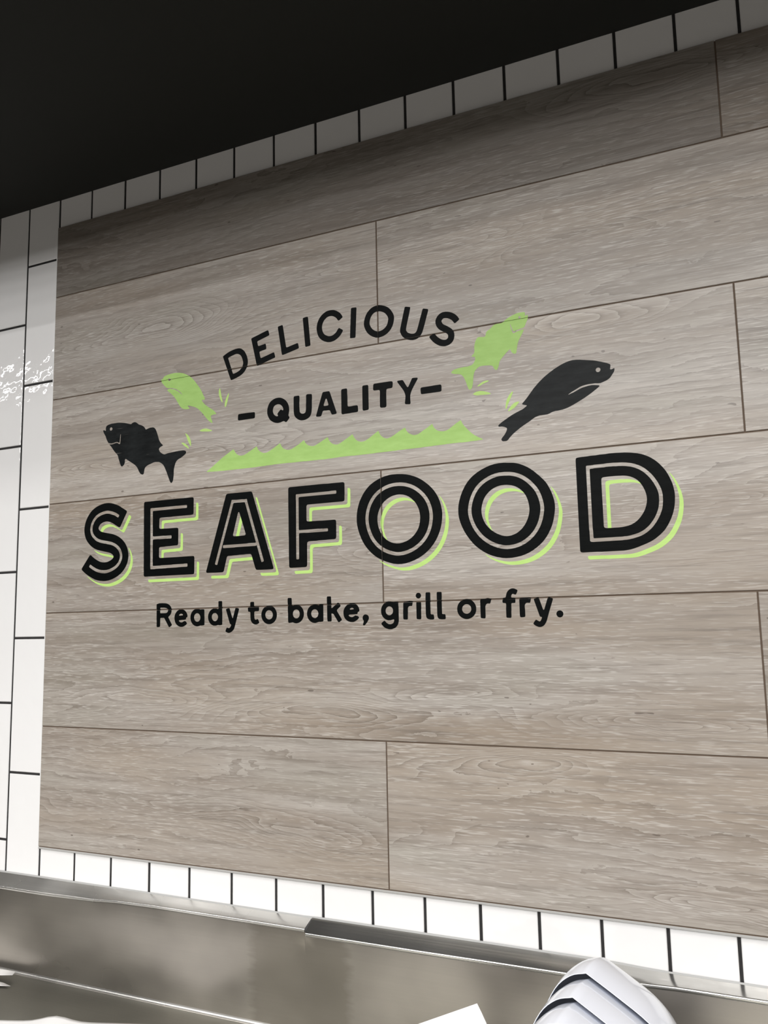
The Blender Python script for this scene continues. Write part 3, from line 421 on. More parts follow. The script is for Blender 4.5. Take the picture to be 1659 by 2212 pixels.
('letter','k','tag:f',0,[[10994,6184,11014,6178,11050,6160,11058,6151,11060,6143,11057,6131,11043,6099,11030,6079,11022,6075,11014,6076,10986,6088,10974,6090,10966,6088,10959,6083,10950,6070,10945,6055,10944,6043,10945,6035,10950,6029,10962,6026,11003,6023,10902,6021,10794,6023,10802,6028,10830,6030,10843,6035,10849,6047,10857,6087,10868,6115,10882,6137,10910,6164,10930,6176,10950,6183,10970,6185],[11014,5996,11016,5995,11016,5951,11014,5943,11010,5936,11002,5933,10954,5932,10946,5927,10941,5919,10940,5823,10936,5783,10936,5703,10933,5687,10926,5680,10914,5678,10866,5682,10854,5684,10847,5691,10844,5707,10844,5839,10848,5887,10846,5923,10842,5931,10835,5935,10802,5938,10790,5943,10786,5951,10784,5959,10787,5995,10818,5997]],[[11010,6019,11014,6011,11016,5999,11006,5998,10810,5997,10788,5999,10791,6019,10798,6020,10922,6021]]),
('letter','k','tag:r',0,[[11291,5994,11280,5946,11275,5934,11271,5930,11263,5927,11231,5931,11211,5929,11203,5925,11195,5918,11180,5894,11177,5870,11181,5802,11181,5714,11178,5698,11171,5691,11163,5688,11115,5684,11099,5687,11094,5690,11089,5698,11085,5726,11085,5994,11107,5996,11219,5996,11275,5995]],[[11275,6018,11284,6014,11290,6006,11291,5998,11283,5996,11111,5996,11085,5998,11091,6010,11103,6015,11207,6019]]),
('letter','k','tag:y',0,[[11660,5996,11664,5994,11669,5987,11670,5979,11669,5971,11603,5783,11554,5631,11539,5595,11520,5565,11504,5546,11484,5530,11464,5520,11440,5514,11416,5514,11396,5518,11368,5530,11344,5544,11321,5563,11316,5575,11323,5591,11352,5629,11360,5636,11372,5637,11412,5613,11424,5609,11432,5610,11444,5619,11452,5631,11464,5659,11468,5675,11464,5683,11440,5688,11431,5699,11345,5967,11342,5983,11346,5995,11404,5997,11434,5995,11489,5823,11496,5807,11504,5801,11512,5807,11516,5815,11579,5995,11604,5997]],[[11608,6016,11653,5999,11604,5998,11581,5999,11584,6007,11592,6015,11600,6017],[11420,6017,11428,6009,11432,5999,11404,5998,11351,5999,11368,6007,11400,6016,11412,6018]]),
('full_stop','k','tag:full stop',0,[[11794,5785,11814,5775,11828,5760,11837,5736,11837,5724,11835,5712,11825,5692,11810,5677,11786,5669,11774,5668,11762,5671,11742,5680,11728,5696,11719,5720,11719,5732,11721,5744,11730,5764,11746,5778,11770,5786,11782,5787]],[]),
('letter','k','sea:S',0,[[1830,8396,1902,8386,1970,8369,2046,8345,2128,8312,2174,8286,2342,8188,2350,8179,2356,8168,2356,8156,2350,8140,2190,7862,2178,7844,2166,7835,2150,7832,2130,7839,1962,7935,1926,7952,1882,7968,1842,7979,1810,7985,1782,7987,1738,7983,1686,7972,1642,7956,1610,7938,1583,7912,1563,7880,1558,7864,1556,7852,1557,7840,1562,7828,1574,7812,1594,7793,1618,7778,1642,7767,1710,7747,1934,7701,2012,7680,2070,7658,2122,7634,2170,7607,2221,7572,2262,7537,2311,7488,2342,7446,2372,7396,2395,7344,2412,7288,2421,7232,2424,7180,2417,7124,2406,7076,2391,7032,2368,6984,2342,6944,2310,6903,2260,6852,2226,6824,2174,6788,2124,6760,2061,6732,1994,6708,1930,6691,1870,6679,1794,6671,1746,6671,1646,6679,1570,6692,1490,6714,1414,6744,1302,6800,1242,6836,1194,6867,1146,6903,1110,6932,1098,6948,1094,6964,1098,6977,1110,6996,1298,7232,1318,7254,1334,7262,1346,7261,1358,7256,1418,7211,1454,7186,1506,7156,1558,7129,1598,7111,1630,7100,1662,7092,1698,7086,1738,7082,1786,7082,1818,7086,1854,7094,1910,7113,1950,7132,1979,7152,1991,7164,2000,7176,2004,7188,2005,7200,2001,7212,1991,7228,1962,7253,1914,7278,1882,7290,1846,7300,1618,7347,1542,7367,1490,7385,1450,7403,1403,7428,1358,7457,1314,7492,1273,7532,1242,7565,1213,7604,1190,7644,1171,7688,1155,7736,1146,7781,1141,7840,1146,7904,1158,7964,1177,8024,1208,8088,1244,8144,1282,8192,1330,8241,1376,8276,1434,8312,1494,8339,1554,8360,1634,8381,1698,8392,1758,8398],[1828,8224,1810,8226,1754,8225,1690,8217,1622,8201,1550,8177,1498,8151,1462,8127,1432,8100,1401,8068,1358,8006,1340,7968,1327,7932,1318,7896,1313,7856,1313,7832,1319,7788,1333,7744,1344,7720,1361,7692,1378,7670,1426,7622,1460,7596,1494,7573,1530,7555,1610,7526,1654,7515,1902,7464,1950,7450,2006,7427,2062,7394,2104,7360,2130,7333,2146,7312,2161,7288,2171,7264,2179,7240,2184,7216,2183,7164,2178,7140,2171,7124,2155,7092,2136,7064,2090,7019,2065,7000,2034,6981,1970,6952,1894,6926,1846,6916,1810,6910,1734,6910,1678,6915,1606,6928,1546,6946,1506,6963,1438,6997,1350,7049,1342,7052,1333,7048,1312,7016,1310,7008,1311,7000,1334,6982,1410,6937,1510,6889,1566,6870,1630,6856,1694,6846,1726,6845,1750,6842,1786,6842,1834,6847,1878,6855,1958,6877,2026,6904,2066,6924,2110,6951,2156,6988,2203,7044,2215,7064,2236,7108,2247,7144,2252,7180,2252,7208,2243,7256,2229,7296,2209,7336,2191,7364,2164,7396,2130,7425,2105,7444,2074,7464,2042,7482,1982,7508,1942,7522,1898,7533,1646,7584,1597,7600,1558,7615,1514,7638,1466,7674,1426,7716,1406,7744,1394,7768,1381,7812,1381,7868,1394,7924,1414,7970,1441,8012,1461,8036,1489,8064,1526,8091,1586,8120,1630,8135,1670,8145,1734,8157,1786,8161,1830,8157,1874,8148,1946,8128,2018,8101,2102,8053,2110,8052,2119,8056,2138,8088,2141,8100,2138,8105,2131,8112,2090,8136,2050,8159,1974,8189,1886,8213]],[]),
('letter_shadow','v',None,1,[[2430,8084,2454,8071,2472,8056,2479,8040,2477,8024,2465,8000,2314,7738,2300,7720,2286,7711,2270,7710,2250,7717,2094,7807,2054,7827,1978,7852,1934,7861,1882,7862,1850,7857,1798,7844,1766,7832,1746,7822,1718,7801,1698,7776,1686,7754,1654,7762,1622,7776,1621,7788,1622,7800,1628,7816,1638,7836,1658,7861,1690,7884,1730,7902,1786,7916,1818,7921,1862,7922,1878,7921,1914,7913,1990,7888,2034,7867,2186,7779,2206,7771,2218,7770,2226,7771,2240,7780,2254,7798,2414,8076,2422,8084],[2426,7369,2446,7349,2462,7328,2487,7288,2507,7248,2519,7220,2535,7168,2544,7124,2548,7072,2544,7016,2535,6968,2524,6932,2515,6908,2491,6860,2458,6808,2430,6774,2378,6722,2338,6690,2298,6664,2238,6631,2174,6604,2090,6576,2038,6563,1966,6551,1918,6546,1866,6546,1774,6554,1718,6563,1662,6576,1586,6600,1530,6623,1442,6667,1366,6712,1319,6744,1277,6776,1261,6792,1262,6794,1277,6788,1382,6727,1470,6683,1530,6658,1574,6644,1634,6628,1682,6619,1750,6610,1782,6609,1806,6606,1858,6606,1906,6611,1962,6620,2042,6639,2114,6664,2178,6691,2238,6724,2278,6750,2318,6782,2366,6830,2394,6863,2417,6896,2447,6952,2463,6988,2475,7028,2484,7076,2488,7116,2488,7148,2483,7188,2474,7232,2459,7280,2421,7364,2421,7368,2422,7371],[1454,7368,1554,7321,1618,7300,1678,7284,1894,7240,1950,7225,2002,7203,2004,7196,2002,7184,1994,7170,1950,7181,1738,7224,1678,7240,1630,7255,1574,7279,1541,7296,1510,7314,1490,7328,1456,7356,1445,7368,1446,7371]],[]),
('letter','k','sea:E',0,[[4124,8338,4140,8331,4148,8322,4152,8309,4154,8289,4154,8013,4151,7997,4148,7989,4143,7981,4132,7974,4112,7970,4076,7967,3640,7967,3556,7963,3300,7963,3276,7959,3262,7949,3257,7937,3254,7917,3254,7769,3256,7753,3260,7741,3266,7733,3272,7729,3296,7724,3396,7723,3456,7720,3716,7719,3740,7715,3752,7708,3759,7693,3762,7673,3762,7405,3761,7377,3755,7361,3744,7350,3728,7345,3608,7343,3548,7340,3448,7339,3388,7336,3300,7335,3284,7334,3272,7329,3261,7317,3257,7301,3258,7145,3261,7125,3268,7111,3280,7103,3300,7100,4128,7099,4152,7098,4168,7094,4176,7088,4182,7077,4186,7049,4186,6769,4184,6748,4178,6733,4169,6725,4160,6722,4124,6719,2912,6719,2884,6721,2868,6728,2860,6737,2855,6757,2854,6841,2850,6901,2850,7077,2846,7141,2846,7321,2842,7393,2842,7569,2838,7633,2838,7813,2834,7885,2834,8061,2830,8137,2830,8293,2833,8313,2838,8325,2847,8333,2856,8337,2888,8339,4088,8339],[3074,8189,3060,8190,3016,8186,3008,8178,3006,8165,3006,8129,3010,8097,3010,7893,3014,7857,3014,7653,3018,7617,3018,7413,3022,7377,3022,7173,3026,7137,3026,6933,3031,6885,3034,6877,3040,6873,3048,6872,3136,6871,3180,6875,3440,6875,3480,6879,3740,6879,3780,6883,3988,6883,4004,6887,4008,6893,4010,6901,4009,6937,4004,6947,3992,6951,3928,6951,3892,6947,3628,6947,3588,6943,3324,6943,3284,6939,3108,6940,3100,6943,3095,6953,3094,7021,3090,7053,3090,7253,3086,7293,3086,7481,3088,7497,3092,7503,3108,7507,3224,7507,3264,7503,3512,7503,3548,7500,3568,7500,3580,7503,3584,7509,3586,7541,3585,7553,3582,7561,3576,7566,3568,7567,3408,7567,3368,7571,3120,7571,3096,7575,3086,7581,3082,7597,3082,7737,3078,7777,3078,7977,3074,8013,3074,8101,3078,8117,3084,8122,3100,8123,3964,8124,3976,8127,3981,8137,3982,8169,3978,8181,3972,8186,3956,8187,3100,8187]],[]),
('letter_shadow','v',None,1,[[4248,8213,4260,8209,4271,8197,4276,8185,4278,8169,4278,7889,4276,7877,4271,7865,4265,7857,4256,7851,4232,7845,4216,7843,3740,7843,3696,7839,3416,7839,3404,7836,3392,7830,3385,7821,3381,7813,3378,7793,3378,7725,3372,7723,3320,7723,3318,7725,3319,7865,3324,7880,3331,7889,3340,7895,3352,7898,3640,7899,3680,7903,4156,7903,4172,7905,4196,7911,4205,7917,4211,7925,4217,7945,4219,8201,4222,8209,4228,8214,4236,8215],[3856,7593,3868,7589,3877,7581,3883,7569,3886,7553,3886,7265,3882,7245,3872,7230,3860,7224,3840,7220,3724,7219,3688,7215,3560,7215,3528,7212,3424,7211,3408,7209,3392,7201,3386,7193,3383,7185,3382,7101,3376,7099,3324,7099,3322,7101,3323,7241,3328,7257,3336,7264,3344,7268,3364,7271,3468,7272,3500,7275,3628,7275,3664,7279,3780,7280,3800,7284,3812,7290,3822,7305,3826,7325,3827,7581,3830,7589,3836,7594,3844,7595],[4280,6973,4296,6966,4304,6956,4309,6941,4310,6917,4309,6633,4307,6621,4301,6609,4292,6602,4280,6597,4256,6595,3024,6595,3008,6597,2996,6602,2985,6613,2980,6625,2979,6641,2982,6649,2988,6654,3000,6655,4196,6655,4220,6657,4232,6662,4241,6669,4247,6681,4249,6693,4251,6961,4254,6969,4260,6974,4268,6975]],[]),
('letter','k','sea:A',0,[[5582,8337,5596,8333,5606,8325,5616,8309,5625,8285,6087,6865,6114,6777,6116,6761,6113,6749,6106,6742,6098,6738,6066,6735,5826,6735,5738,6739,5714,6745,5701,6757,5690,6777,5613,7005,5601,7037,5592,7053,5582,7061,5566,7066,5470,7067,5398,7063,5318,7062,5258,7059,5178,7059,5118,7055,5046,7054,5030,7053,5018,7048,5006,7037,4997,7017,4929,6757,4918,6739,4902,6730,4874,6727,4694,6727,4630,6730,4526,6731,4513,6733,4502,6737,4494,6743,4490,6753,4490,6765,4495,6785,4962,8277,4971,8305,4978,8319,4986,8328,4994,8333,5006,8337,5026,8339,5550,8339],[5132,8201,5118,8200,5113,8197,5109,8189,5101,8157,5080,8089,4716,6937,4709,6909,4710,6900,4714,6895,4722,6891,4750,6883,4762,6886,4769,6897,5152,8113,5157,8125,5162,8130,5170,8134,5190,8135,5274,8135,5310,8131,5418,8131,5430,8128,5438,8121,5459,8061,5699,7313,5701,7297,5694,7289,5686,7287,5526,7287,5490,7283,4922,7282,4910,7279,4905,7273,4904,7241,4906,7228,4913,7221,4926,7219,5182,7219,5226,7223,5690,7223,5703,7225,5718,7234,5724,7229,5731,7213,5831,6901,5838,6892,5846,6890,5882,6901,5889,6909,5888,6925,5496,8145,5489,8185,5482,8192,5474,8195,5446,8191,5406,8191,5370,8195,5214,8195,5186,8198],[5291,7937,5282,7936,5275,7929,5262,7896,5155,7501,5151,7481,5152,7465,5157,7457,5166,7451,5190,7447,5298,7447,5354,7450,5418,7451,5438,7454,5450,7460,5456,7469,5457,7481,5452,7501,5318,7890,5303,7925,5298,7931]],[]),
('letter_shadow','v',None,1,[[5714,8210,5726,8203,5734,8195,5740,8185,5747,8169,6212,6737,6235,6665,6239,6641,6238,6633,6234,6625,6226,6617,6218,6614,6194,6611,5950,6611,5910,6614,5862,6615,5842,6621,5830,6628,5821,6641,5813,6657,5812,6665,5814,6669,5819,6673,5830,6675,5886,6671,6146,6671,6162,6675,6171,6681,6177,6689,6179,6701,6175,6725,6151,6801,5703,8177,5698,8197,5698,8205,5702,8210],[5330,7845,5334,7843,5371,7737,5373,7725,5299,7449,5294,7447,5226,7447,5222,7449],[5614,7002,5632,6949,5633,6945,5630,6943,5566,6942,5534,6939,5430,6939,5394,6935,5286,6935,5250,6931,5170,6930,5154,6928,5139,6921,5128,6909,5119,6885,5053,6637,5048,6625,5042,6617,5026,6607,5010,6603,4990,6603,4806,6603,4766,6607,4650,6607,4638,6609,4628,6613,4622,6617,4617,6625,4615,6637,4618,6655,4622,6661,4634,6666,4706,6667,4746,6663,4942,6663,4962,6666,4978,6673,4988,6685,4997,6709,5063,6957,5068,6969,5074,6977,5090,6986,5110,6990,5194,6991,5226,6995,5334,6995,5366,6998,5474,6999,5510,7003]],[]),
('letter','k','sea:F',0,[[7304,8345,7352,8343,7680,8343,7700,8340,7714,8333,7721,8325,7724,8314,7726,8281,7726,8125,7723,8073,7722,8009,7720,7996,7716,7984,7710,7977,7700,7971,7672,7967,6940,7967,6916,7966,6900,7963,6890,7957,6884,7949,6880,7938,6879,7925,6878,7693,6880,7661,6884,7648,6892,7639,6904,7634,6920,7631,7148,7631,7228,7627,7484,7627,7504,7625,7517,7621,7524,7615,7530,7605,7534,7577,7534,7325,7531,7289,7525,7269,7520,7262,7512,7257,7488,7251,7364,7251,7296,7247,7160,7247,7092,7243,6948,7243,6924,7240,6908,7235,6900,7229,6892,7217,6887,7189,6886,6813,6883,6777,6875,6757,6860,6747,6832,6743,6532,6743,6508,6745,6496,6749,6484,6760,6479,6777,6478,6873,6474,6937,6474,7341,6470,7421,6470,7825,6466,7921,6466,8293,6468,8317,6472,8329,6478,8337,6488,8343,6516,8347,7252,8347],[7537,8193,7524,8195,7436,8195,7388,8191,6664,8191,6648,8189,6642,8185,6639,8173,6638,8101,6642,8045,6642,6929,6644,6913,6648,6907,6660,6903,6692,6904,6700,6907,6706,6917,6706,7389,6708,7405,6712,7411,6720,7414,6736,7415,6828,7415,6868,7411,7332,7411,7348,7415,7353,7421,7354,7429,7353,7461,7348,7467,7336,7471,7180,7471,7140,7475,6724,7475,6712,7477,6706,7481,6703,7489,6702,7505,6702,8101,6703,8113,6706,8121,6712,8126,6720,8128,6744,8131,7528,8131,7540,8135,7546,8145,7546,8181,7542,8189]],[]),
('letter_shadow','v',None,1,[[7820,8217,7832,8212,7844,8201,7848,8189,7850,8173,7850,7993,7846,7961,7846,7885,7844,7873,7840,7862,7828,7850,7812,7844,7796,7843,7056,7843,7032,7841,7020,7836,7012,7830,7007,7821,7003,7809,7002,7633,6996,7631,6944,7631,6942,7633,6943,7865,6945,7877,6952,7889,6960,7896,6968,7900,6996,7903,7736,7903,7752,7904,7768,7910,7780,7921,7786,7941,7786,8021,7790,8053,7791,8205,7794,8213,7800,8217,7808,8218],[7628,7501,7640,7496,7652,7485,7656,7473,7658,7457,7658,7189,7652,7153,7648,7145,7641,7137,7628,7130,7612,7127,7476,7127,7436,7123,7268,7123,7232,7119,7068,7119,7052,7117,7036,7112,7026,7105,7019,7097,7014,7085,7011,7069,7010,6681,7005,6649,6997,6633,6988,6626,6980,6622,6952,6619,6644,6619,6624,6624,6612,6632,6604,6649,6603,6665,6606,6673,6616,6678,6904,6679,6924,6684,6933,6689,6940,6697,6946,6713,6950,6741,6950,7125,6957,7153,6964,7164,6972,7170,6988,7176,7008,7179,7172,7179,7208,7183,7376,7183,7416,7187,7552,7187,7568,7190,7581,7197,7588,7205,7592,7213,7598,7249,7599,7489,7602,7497,7608,7501,7616,7502]],[]),
('letter','k','sea:O',0,[[8844,8392,8940,8384,9028,8369,9104,8348,9188,8317,9260,8283,9324,8245,9388,8198,9460,8138,9520,8077,9565,8024,9608,7960,9643,7896,9672,7824,9695,7744,9711,7656,9717,7584,9712,7500,9698,7404,9682,7336,9658,7264,9621,7180,9578,7104,9529,7036,9476,6976,9412,6916,9360,6875,9296,6834,9224,6796,9148,6764,9052,6733,8968,6715,8892,6706,8804,6708,8726,6720,8636,6745,8572,6767,8516,6789,8514,6884,8515,6944,8516,6959,8588,6924,8632,6906,8688,6888,8724,6879,8788,6867,8848,6863,8932,6871,8992,6883,9028,6893,9084,6912,9136,6934,9200,6968,9248,7000,9281,7024,9316,7054,9350,7088,9382,7124,9409,7160,9449,7224,9471,7268,9489,7312,9512,7388,9521,7436,9530,7496,9534,7544,9534,7584,9525,7660,9517,7704,9505,7748,9477,7824,9455,7868,9428,7913,9376,7982,9308,8050,9240,8105,9180,8143,9112,8177,9016,8210,8936,8225,8892,8230,8848,8231,8824,8234,8748,8229,8692,8221,8652,8213,8576,8190,8516,8163,8514,8208,8515,8324,8516,8357,8592,8377,8684,8391,8736,8394],[8488,8348,8490,8256,8490,8168,8488,8149,8421,8108,8371,8068,8327,8024,8284,7968,8260,7932,8222,7860,8192,7780,8175,7712,8167,7664,8162,7604,8163,7544,8167,7504,8183,7420,8212,7328,8236,7272,8263,7216,8304,7152,8364,7078,8392,7050,8424,7023,8488,6977,8490,6928,8490,6832,8488,6801,8424,6834,8384,6858,8336,6892,8296,6925,8262,6956,8204,7016,8162,7068,8131,7112,8100,7164,8070,7224,8038,7300,8015,7368,7998,7428,7986,7484,7979,7540,7978,7592,7979,7660,7984,7708,7995,7776,8014,7848,8032,7904,8052,7952,8084,8012,8118,8068,8152,8115,8187,8156,8235,8204,8273,8236,8315,8264,8372,8297,8421,8320],[8876,8165,8944,8157,8988,8148,9052,8129,9096,8111,9152,8083,9200,8053,9270,7996,9314,7952,9356,7901,9381,7864,9413,7804,9430,7764,9446,7716,9461,7644,9466,7608,9466,7520,9461,7476,9447,7400,9432,7350,9411,7296,9387,7248,9360,7204,9326,7160,9288,7119,9248,7083,9203,7048,9140,7010,9096,6988,9016,6958,8956,6943,8880,6931,8820,6930,8780,6935,8736,6944,8704,6952,8664,6965,8576,7002,8516,7037,8514,7088,8516,7250,8536,7227,8564,7199,8592,7175,8620,7155,8648,7138,8676,7124,8740,7102,8796,7092,8860,7091,8924,7102,8992,7122,9024,7136,9056,7152,9110,7188,9136,7211,9166,7240,9208,7293,9239,7344,9260,7400,9274,7460,9282,7540,9282,7572,9278,7608,9265,7676,9255,7708,9242,7740,9211,7800,9192,7828,9169,7856,9113,7912,9060,7950,9007,7976,8976,7987,8940,7996,8872,8005,8844,8005,8804,8002,8736,7989,8704,7979,8672,7966,8616,7935,8564,7897,8516,7849,8514,7976,8514,8072,8516,8089,8540,8103,8600,8129,8668,8149,8732,8161,8776,8166,8856,8166],[8488,8073,8490,8024,8490,7860,8488,7811,8472,7784,8454,7748,8432,7692,8418,7632,8412,7560,8418,7488,8432,7420,8458,7348,8488,7291,8490,7144,8490,7076,8488,7057,8450,7088,8396,7142,8375,7168,8348,7204,8328,7236,8299,7292,8271,7360,8247,7436,8231,7520,8230,7556,8227,7580,8231,7644,8239,7696,8248,7736,8264,7788,8282,7832,8299,7868,8348,7944,8387,7992,8408,8014,8436,8037]],[[8512,8356,8514,8316,8514,8168,8512,8161,8492,8151,8490,8176,8492,8344,8492,8349],[8512,8087,8514,8060,8513,7852,8512,7844,8492,7817,8490,7872,8491,8064,8492,8076],[8492,7284,8512,7255,8513,7252,8514,7072,8512,7040,8492,7054,8491,7064,8491,7228],[8492,6974,8512,6962,8514,6956,8514,6832,8512,6791,8492,6800,8492,6804,8490,6948]]),
('letter_shadow','v',None,1,[[8948,7941,8976,7937,9020,7928,9052,7919,9096,7901,9148,7870,9176,7847,9188,7832,9184,7830,9180,7831,9104,7862,9076,7869,9036,7877,9000,7882,8968,7882,8892,7873,8832,7857,8804,7845,8756,7821,8724,7801,8684,7769,8644,7730,8616,7692,8596,7660,8576,7620,8564,7592,8556,7568,8544,7520,8535,7444,8535,7424,8539,7380,8551,7316,8568,7260,8587,7212,8605,7176,8607,7168,8604,7167,8587,7180,8560,7213,8535,7256,8516,7299,8515,7340,8514,7552,8515,7648,8516,7682,8551,7744,8587,7792,8628,7832,8664,7861,8696,7881,8744,7905,8772,7917,8824,7931,8900,7942],[9668,7921,9700,7884,9749,7808,9765,7776,9790,7716,9814,7640,9829,7572,9838,7512,9842,7448,9833,7352,9814,7240,9789,7160,9769,7108,9741,7048,9697,6972,9656,6916,9596,6846,9540,6795,9480,6748,9416,6708,9348,6671,9268,6638,9172,6608,9096,6591,9032,6583,8932,6583,8892,6588,8816,6604,8704,6640,8652,6660,8616,6675,8560,6703,8516,6729,8515,6744,8516,6755,8560,6734,8644,6700,8756,6664,8836,6647,8876,6642,8964,6642,9036,6651,9112,6668,9200,6696,9256,6718,9314,6744,9376,6780,9420,6808,9480,6855,9536,6906,9594,6972,9621,7008,9657,7064,9689,7124,9725,7208,9745,7268,9762,7340,9773,7412,9782,7520,9777,7576,9762,7668,9745,7732,9730,7776,9705,7836,9664,7916,9662,7920,9664,7923],[8488,7598,8490,7496,8488,7387,8479,7440,8474,7492,8479,7548],[8444,6793,8488,6769,8488,6748,8462,6768,8440,6788,8437,6792,8440,6794]],[[8512,7673,8514,7552,8514,7352,8512,7309,8492,7371,8490,7492,8492,7614,8500,7640],[8496,6765,8512,6757,8514,6744,8512,6732,8492,6745,8492,6764,8492,6767]]),
('letter','k','sea:O',0,[[10907,8404,11079,8386,11123,8376,11175,8360,11251,8327,11327,8285,11379,8250,11436,8204,11529,8116,11600,8040,11639,7992,11669,7944,11710,7860,11730,7808,11751,7744,11772,7664,11780,7592,11780,7528,11768,7436,11745,7328,11721,7248,11688,7172,11641,7088,11606,7036,11556,6976,11528,6948,11492,6916,11435,6871,11363,6825,11291,6787,11227,6762,11147,6738,11075,6725,10983,6714,10879,6714,10815,6721,10723,6741,10635,6769,10559,6801,10491,6838,10412,6892,10343,6948,10298,6992,10229,7076,10168,7164,10126,7236,10087,7320,10056,7404,10035,7484,10026,7556,10026,7644,10033,7708,10052,7792,10081,7880,10118,7964,10165,8048,10190,8084,10219,8122,10267,8173,10296,8200,10332,8228,10415,8283,10487,8320,10575,8356,10655,8382,10727,8397,10819,8405],[10933,8236,10911,8238,10811,8237,10731,8225,10671,8208,10603,8182,10531,8146,10483,8116,10422,8068,10377,8024,10343,7980,10304,7920,10274,7860,10253,7808,10234,7748,10222,7700,10209,7608,10209,7564,10214,7520,10222,7476,10233,7432,10263,7348,10290,7288,10325,7228,10373,7160,10411,7114,10462,7064,10527,7011,10595,6967,10665,6932,10727,6907,10799,6886,10863,6875,10915,6870,10983,6874,11047,6883,11115,6899,11163,6915,11231,6947,11271,6971,11327,7010,11393,7068,11428,7108,11468,7160,11506,7224,11527,7268,11557,7348,11575,7420,11588,7492,11593,7552,11588,7620,11576,7680,11563,7732,11552,7768,11522,7844,11491,7900,11472,7928,11443,7965,11377,8040,11331,8081,11275,8124,11231,8152,11191,8174,11127,8200,11091,8212,11051,8222,11011,8229],[10899,8172,10991,8165,11019,8161,11075,8148,11119,8133,11167,8113,11223,8080,11267,8048,11299,8021,11359,7961,11388,7928,11422,7884,11452,7836,11482,7768,11498,7720,11515,7652,11525,7596,11525,7520,11520,7480,11508,7424,11488,7348,11466,7292,11446,7252,11412,7196,11375,7146,11317,7088,11287,7063,11231,7023,11171,6991,11123,6971,11063,6954,11027,6947,10955,6938,10883,6938,10835,6946,10763,6964,10703,6987,10631,7023,10587,7050,10530,7092,10491,7126,10467,7150,10411,7219,10371,7279,10346,7324,10315,7396,10296,7452,10283,7508,10277,7548,10277,7628,10282,7660,10298,7732,10317,7792,10334,7832,10362,7888,10379,7916,10407,7956,10443,7998,10503,8049,10551,8082,10595,8106,10655,8132,10699,8148,10767,8165,10839,8173],[10946,8004,10907,8006,10843,8005,10811,8000,10771,7991,10727,7976,10691,7960,10655,7939,10619,7912,10583,7878,10555,7848,10532,7816,10514,7784,10495,7740,10475,7680,10466,7636,10461,7596,10462,7548,10465,7516,10474,7472,10488,7428,10504,7388,10522,7352,10547,7314,10574,7280,10615,7238,10645,7212,10687,7182,10731,7155,10779,7132,10823,7114,10867,7103,10907,7098,10943,7099,10991,7106,11031,7117,11067,7130,11099,7146,11127,7164,11163,7192,11191,7218,11218,7248,11245,7284,11267,7320,11287,7360,11305,7404,11319,7448,11328,7492,11333,7532,11332,7576,11328,7616,11319,7668,11306,7716,11292,7756,11277,7788,11255,7824,11232,7856,11207,7884,11171,7915,11135,7941,11099,7962,11067,7976,11030,7988,10987,7997]],[]),
('letter_shadow','v',None,1,[[11007,7940,11055,7933,11091,7924,11115,7917,11147,7905,11187,7884,11223,7860,11243,7842,11251,7828,11236,7832,11175,7857,11115,7873,11055,7881,10963,7881,10895,7867,10851,7852,10815,7837,10759,7801,10735,7781,10697,7744,10683,7728,10659,7696,10642,7668,10631,7644,10617,7612,10603,7568,10591,7520,10585,7484,10585,7420,10591,7380,10603,7332,10613,7300,10648,7220,10649,7216,10647,7213,10643,7215,10623,7235,10603,7261,10584,7292,10566,7328,10543,7392,10531,7440,10526,7472,10525,7540,10531,7580,10543,7628,10554,7664,10578,7720,10599,7756,10623,7788,10661,7828,10703,7864,10755,7897,10791,7912,10827,7924,10879,7937,10915,7942],[11727,7908,11759,7872,11798,7812,11822,7764,11853,7688,11879,7608,11896,7536,11905,7472,11904,7404,11892,7312,11869,7204,11845,7124,11822,7068,11794,7012,11742,6928,11683,6854,11647,6818,11587,6767,11523,6723,11465,6688,11407,6659,11331,6631,11263,6612,11187,6599,11111,6590,10999,6590,10951,6595,10903,6603,10843,6618,10763,6643,10695,6671,10647,6695,10603,6722,10553,6756,10509,6792,10506,6800,10515,6797,10595,6750,10671,6715,10739,6691,10783,6678,10863,6659,10931,6650,11059,6650,11127,6659,11211,6674,11295,6699,11351,6721,11407,6749,11463,6783,11527,6827,11587,6878,11623,6914,11679,6984,11731,7068,11760,7124,11785,7184,11808,7260,11831,7368,11840,7424,11845,7468,11845,7532,11840,7572,11831,7620,11818,7672,11793,7748,11760,7828,11722,7904,11721,7908,11723,7911]],[]),
